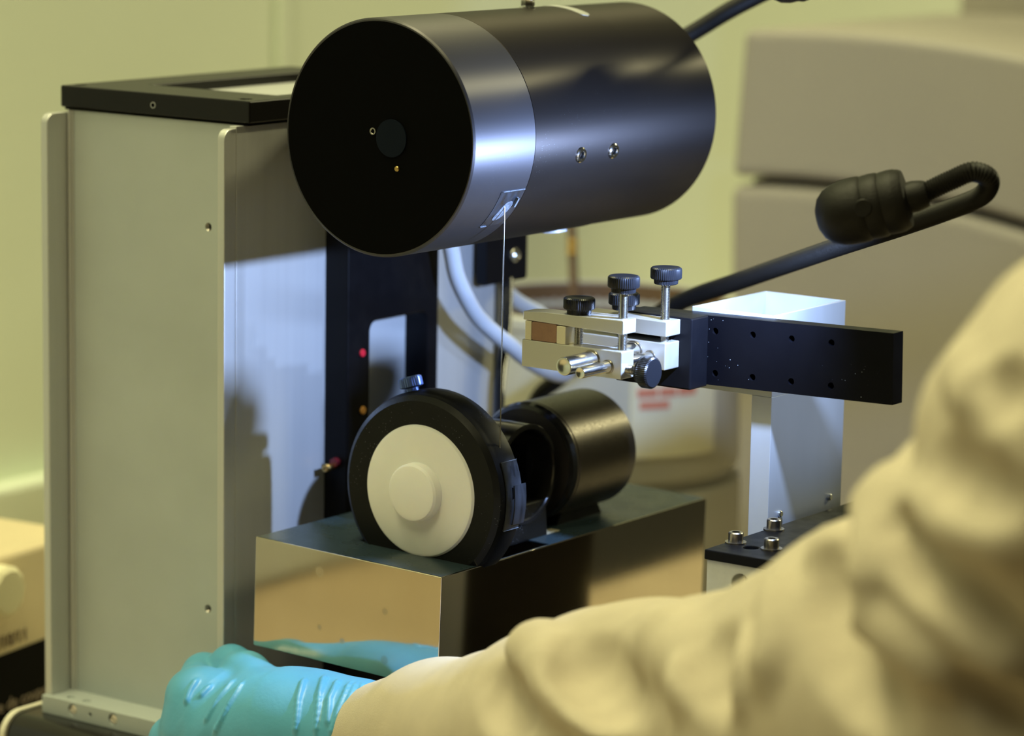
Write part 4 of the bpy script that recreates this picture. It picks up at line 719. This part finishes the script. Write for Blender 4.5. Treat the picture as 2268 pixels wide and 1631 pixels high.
def _prims(L): return [(np.array(p[0:3]), p[3], np.array(p[4:7]), p[7]) for p in L]
def surface(base, kbase, layers, lo, hi, h):
    """signed distance field of round cones blended together -> closed quad mesh (surface nets)"""
    lo = np.array(lo); n = np.ceil((np.array(hi) - lo)/h).astype(int) + 1
    ax = [lo[i] + h*np.arange(n[i]) for i in range(3)]
    D = np.full(n, .05, np.float32)
    def cone(prim, box):
        a, ra, b, rb = prim
        s = tuple(slice(*q) for q in box)
        X, Y, Z = np.meshgrid(ax[0][s[0]], ax[1][s[1]], ax[2][s[2]], indexing='ij', sparse=True)
        ba = b - a; q = ba @ ba
        t = np.clip(((X-a[0])*ba[0] + (Y-a[1])*ba[1] + (Z-a[2])*ba[2])/q, 0, 1)
        return s, (np.sqrt((X-a[0]-t*ba[0])**2 + (Y-a[1]-t*ba[1])**2 + (Z-a[2]-t*ba[2])**2) - (ra + (rb-ra)*t)).astype(np.float32)
    def box_of(prim, pad):
        a, ra, b, rb = prim
        l = np.minimum(a-ra, b-rb) - pad; u = np.maximum(a+ra, b+rb) + pad
        i0 = np.clip(np.floor((l-lo)/h).astype(int), 0, n-1); i1 = np.clip(np.ceil((u-lo)/h).astype(int)+1, 1, n)
        return [(i0[i], i1[i]) for i in range(3)]
    for p in base:
        s, d = cone(p, box_of(p, .02 + kbase)); o = D[s]
        t = np.clip(.5 + .5*(o-d)/kbase, 0, 1); D[s] = o*(1-t) + d*t - kbase*t*(1-t)
    for sign, L, k in layers:
        for p in L:
            pad = k*1.6
            s, d = cone(p, box_of(p, pad)); o = D[s]
            if sign > 0:
                t = np.clip(.5 + .5*(o-d)/k, 0, 1); D[s] = o*(1-t) + d*t - k*t*(1-t)
            else:
                d = -d; t = np.clip(.5 - .5*(o-d)/k, 0, 1); D[s] = o*(1-t) + d*t + k*t*(1-t)
    for i in range(3):
        sl = [slice(None)]*3
        for e in (0, -1): sl[i] = e; D[tuple(sl)] = np.maximum(D[tuple(sl)], h)
    S = D < 0
    c = [S[i:n[0]-1+i, j:n[1]-1+j, k:n[2]-1+k] for i in (0,1) for j in (0,1) for k in (0,1)]
    cnt = sum(x.astype(np.int8) for x in c)
    cell = (cnt > 0) & (cnt < 8); idx = np.full(cell.shape, -1, np.int32); ii = np.argwhere(cell); idx[cell] = np.arange(len(ii))
    acc = np.zeros((len(ii), 3)); num = np.zeros(len(ii))
    cor = [(i,j,k) for i in (0,1) for j in (0,1) for k in (0,1)]
    val = {q: D[ii[:,0]+q[0], ii[:,1]+q[1], ii[:,2]+q[2]] for q in cor}
    for q in cor:
        for d in range(3):
            if q[d] == 0:
                r = list(q); r[d] = 1; r = tuple(r); va, vb = val[q], val[r]
                m = (va < 0) != (vb < 0); t = np.where(m, va/np.where(m, va-vb, 1), 0)
                pt = np.tile(np.array(q, float), (len(ii), 1)); pt[:, d] += t
                acc[m] += pt[m]; num[m] += 1
    V = lo + h*(ii + acc/num[:, None])
    F = []
    for d in range(3):
        e1, e2 = [(1,2), (2,0), (0,1)][d]
        a = [slice(1, n[i]-1) for i in range(3)]; a[d] = slice(0, n[d]-1); b = list(a); b[d] = slice(1, n[d])
        sa, sb = S[tuple(a)], S[tuple(b)]
        e = np.argwhere(sa != sb); flip = sa[tuple(e.T)]
        off = np.array([1,1,1]); off[d] = 0; e = e + off
        def at(o1, o2):
            q = e.copy(); q[:, e1] -= o1; q[:, e2] -= o2; return idx[tuple(q.T)]
        quad = np.stack([at(1,1), at(0,1), at(0,0), at(1,0)], 1)
        quad[~flip] = quad[~flip][:, ::-1]; F.append(quad)
    return V, np.concatenate(F)
def net_obj(name, V, F, m, parent=None, loc=(0,0,0), smooth=2):
    org = base_of(parent) if parent else Vector(loc)
    V = V - np.array(org)
    # a little Laplacian smoothing takes the voxel steps off
    for _ in range(smooth):
        acc = np.zeros_like(V); cn = np.zeros(len(V))
        for i in range(4):
            j = (i+1) % 4
            np.add.at(acc, F[:, i], V[F[:, j]]); np.add.at(acc, F[:, j], V[F[:, i]]); np.add.at(cn, F[:, i], 1); np.add.at(cn, F[:, j], 1)
        V = V*.5 + .5*acc/cn[:, None]
    me = bpy.data.meshes.new(name)
    me.vertices.add(len(V)); me.vertices.foreach_set('co', V.ravel())
    me.loops.add(F.size); me.loops.foreach_set('vertex_index', F.ravel().astype(np.int32))
    me.polygons.add(len(F)); me.polygons.foreach_set('loop_start', np.arange(0, F.size, 4, dtype=np.int32)); me.polygons.foreach_set('loop_total', np.full(len(F), 4, np.int32))
    me.update(calc_edges=True); me.validate()
    me.polygons.foreach_set('use_smooth', np.ones(len(F), bool))
    me.materials.append(m)
    o = bpy.data.objects.new(name, me); COL.objects.link(o)
    if parent: o.parent = parent
    else: o.location = org; ORGN[o.name] = org
    return o
SB = _prims(SLEEVE_BASE)
lay = [(1 if s == '+' else -1, _prims(L), .008) for s, L in SLEEVE_FOLDS]
allp = np.array([q for p in SB for q in (p[0]-p[1], p[0]+p[1], p[2]-p[3], p[2]+p[3])])
V, F = surface(SB, .008, lay, allp.min(0)-.012, allp.max(0)+.012, .0024)
per = net_obj('person', V, F, CLOTH, loc=(.30, -.13, .0))
tag(per, 'person in a yellow coverall reaching in from the right with a teal gloved hand', 'person')
GB = _prims(GLOVE_BASE)
lay = [(1, _prims(L), .0035) for L in GLOVE_FINGERS] + [(1, _prims(L), .0010) for L in GLOVE_CREASES]
allp = np.array([q for L in [GLOVE_BASE] + GLOVE_FINGERS for p in _prims(L) for q in (p[0]-p[1], p[0]+p[1], p[2]-p[3], p[2]+p[3])])
V, F = surface(GB, .008, lay, allp.min(0)-.006, allp.max(0)+.006, .00075)
net_obj('gloved_hand', V, F, GLOVE, per, smooth=1)['label'] = 'teal nitrile glove with wrinkles'
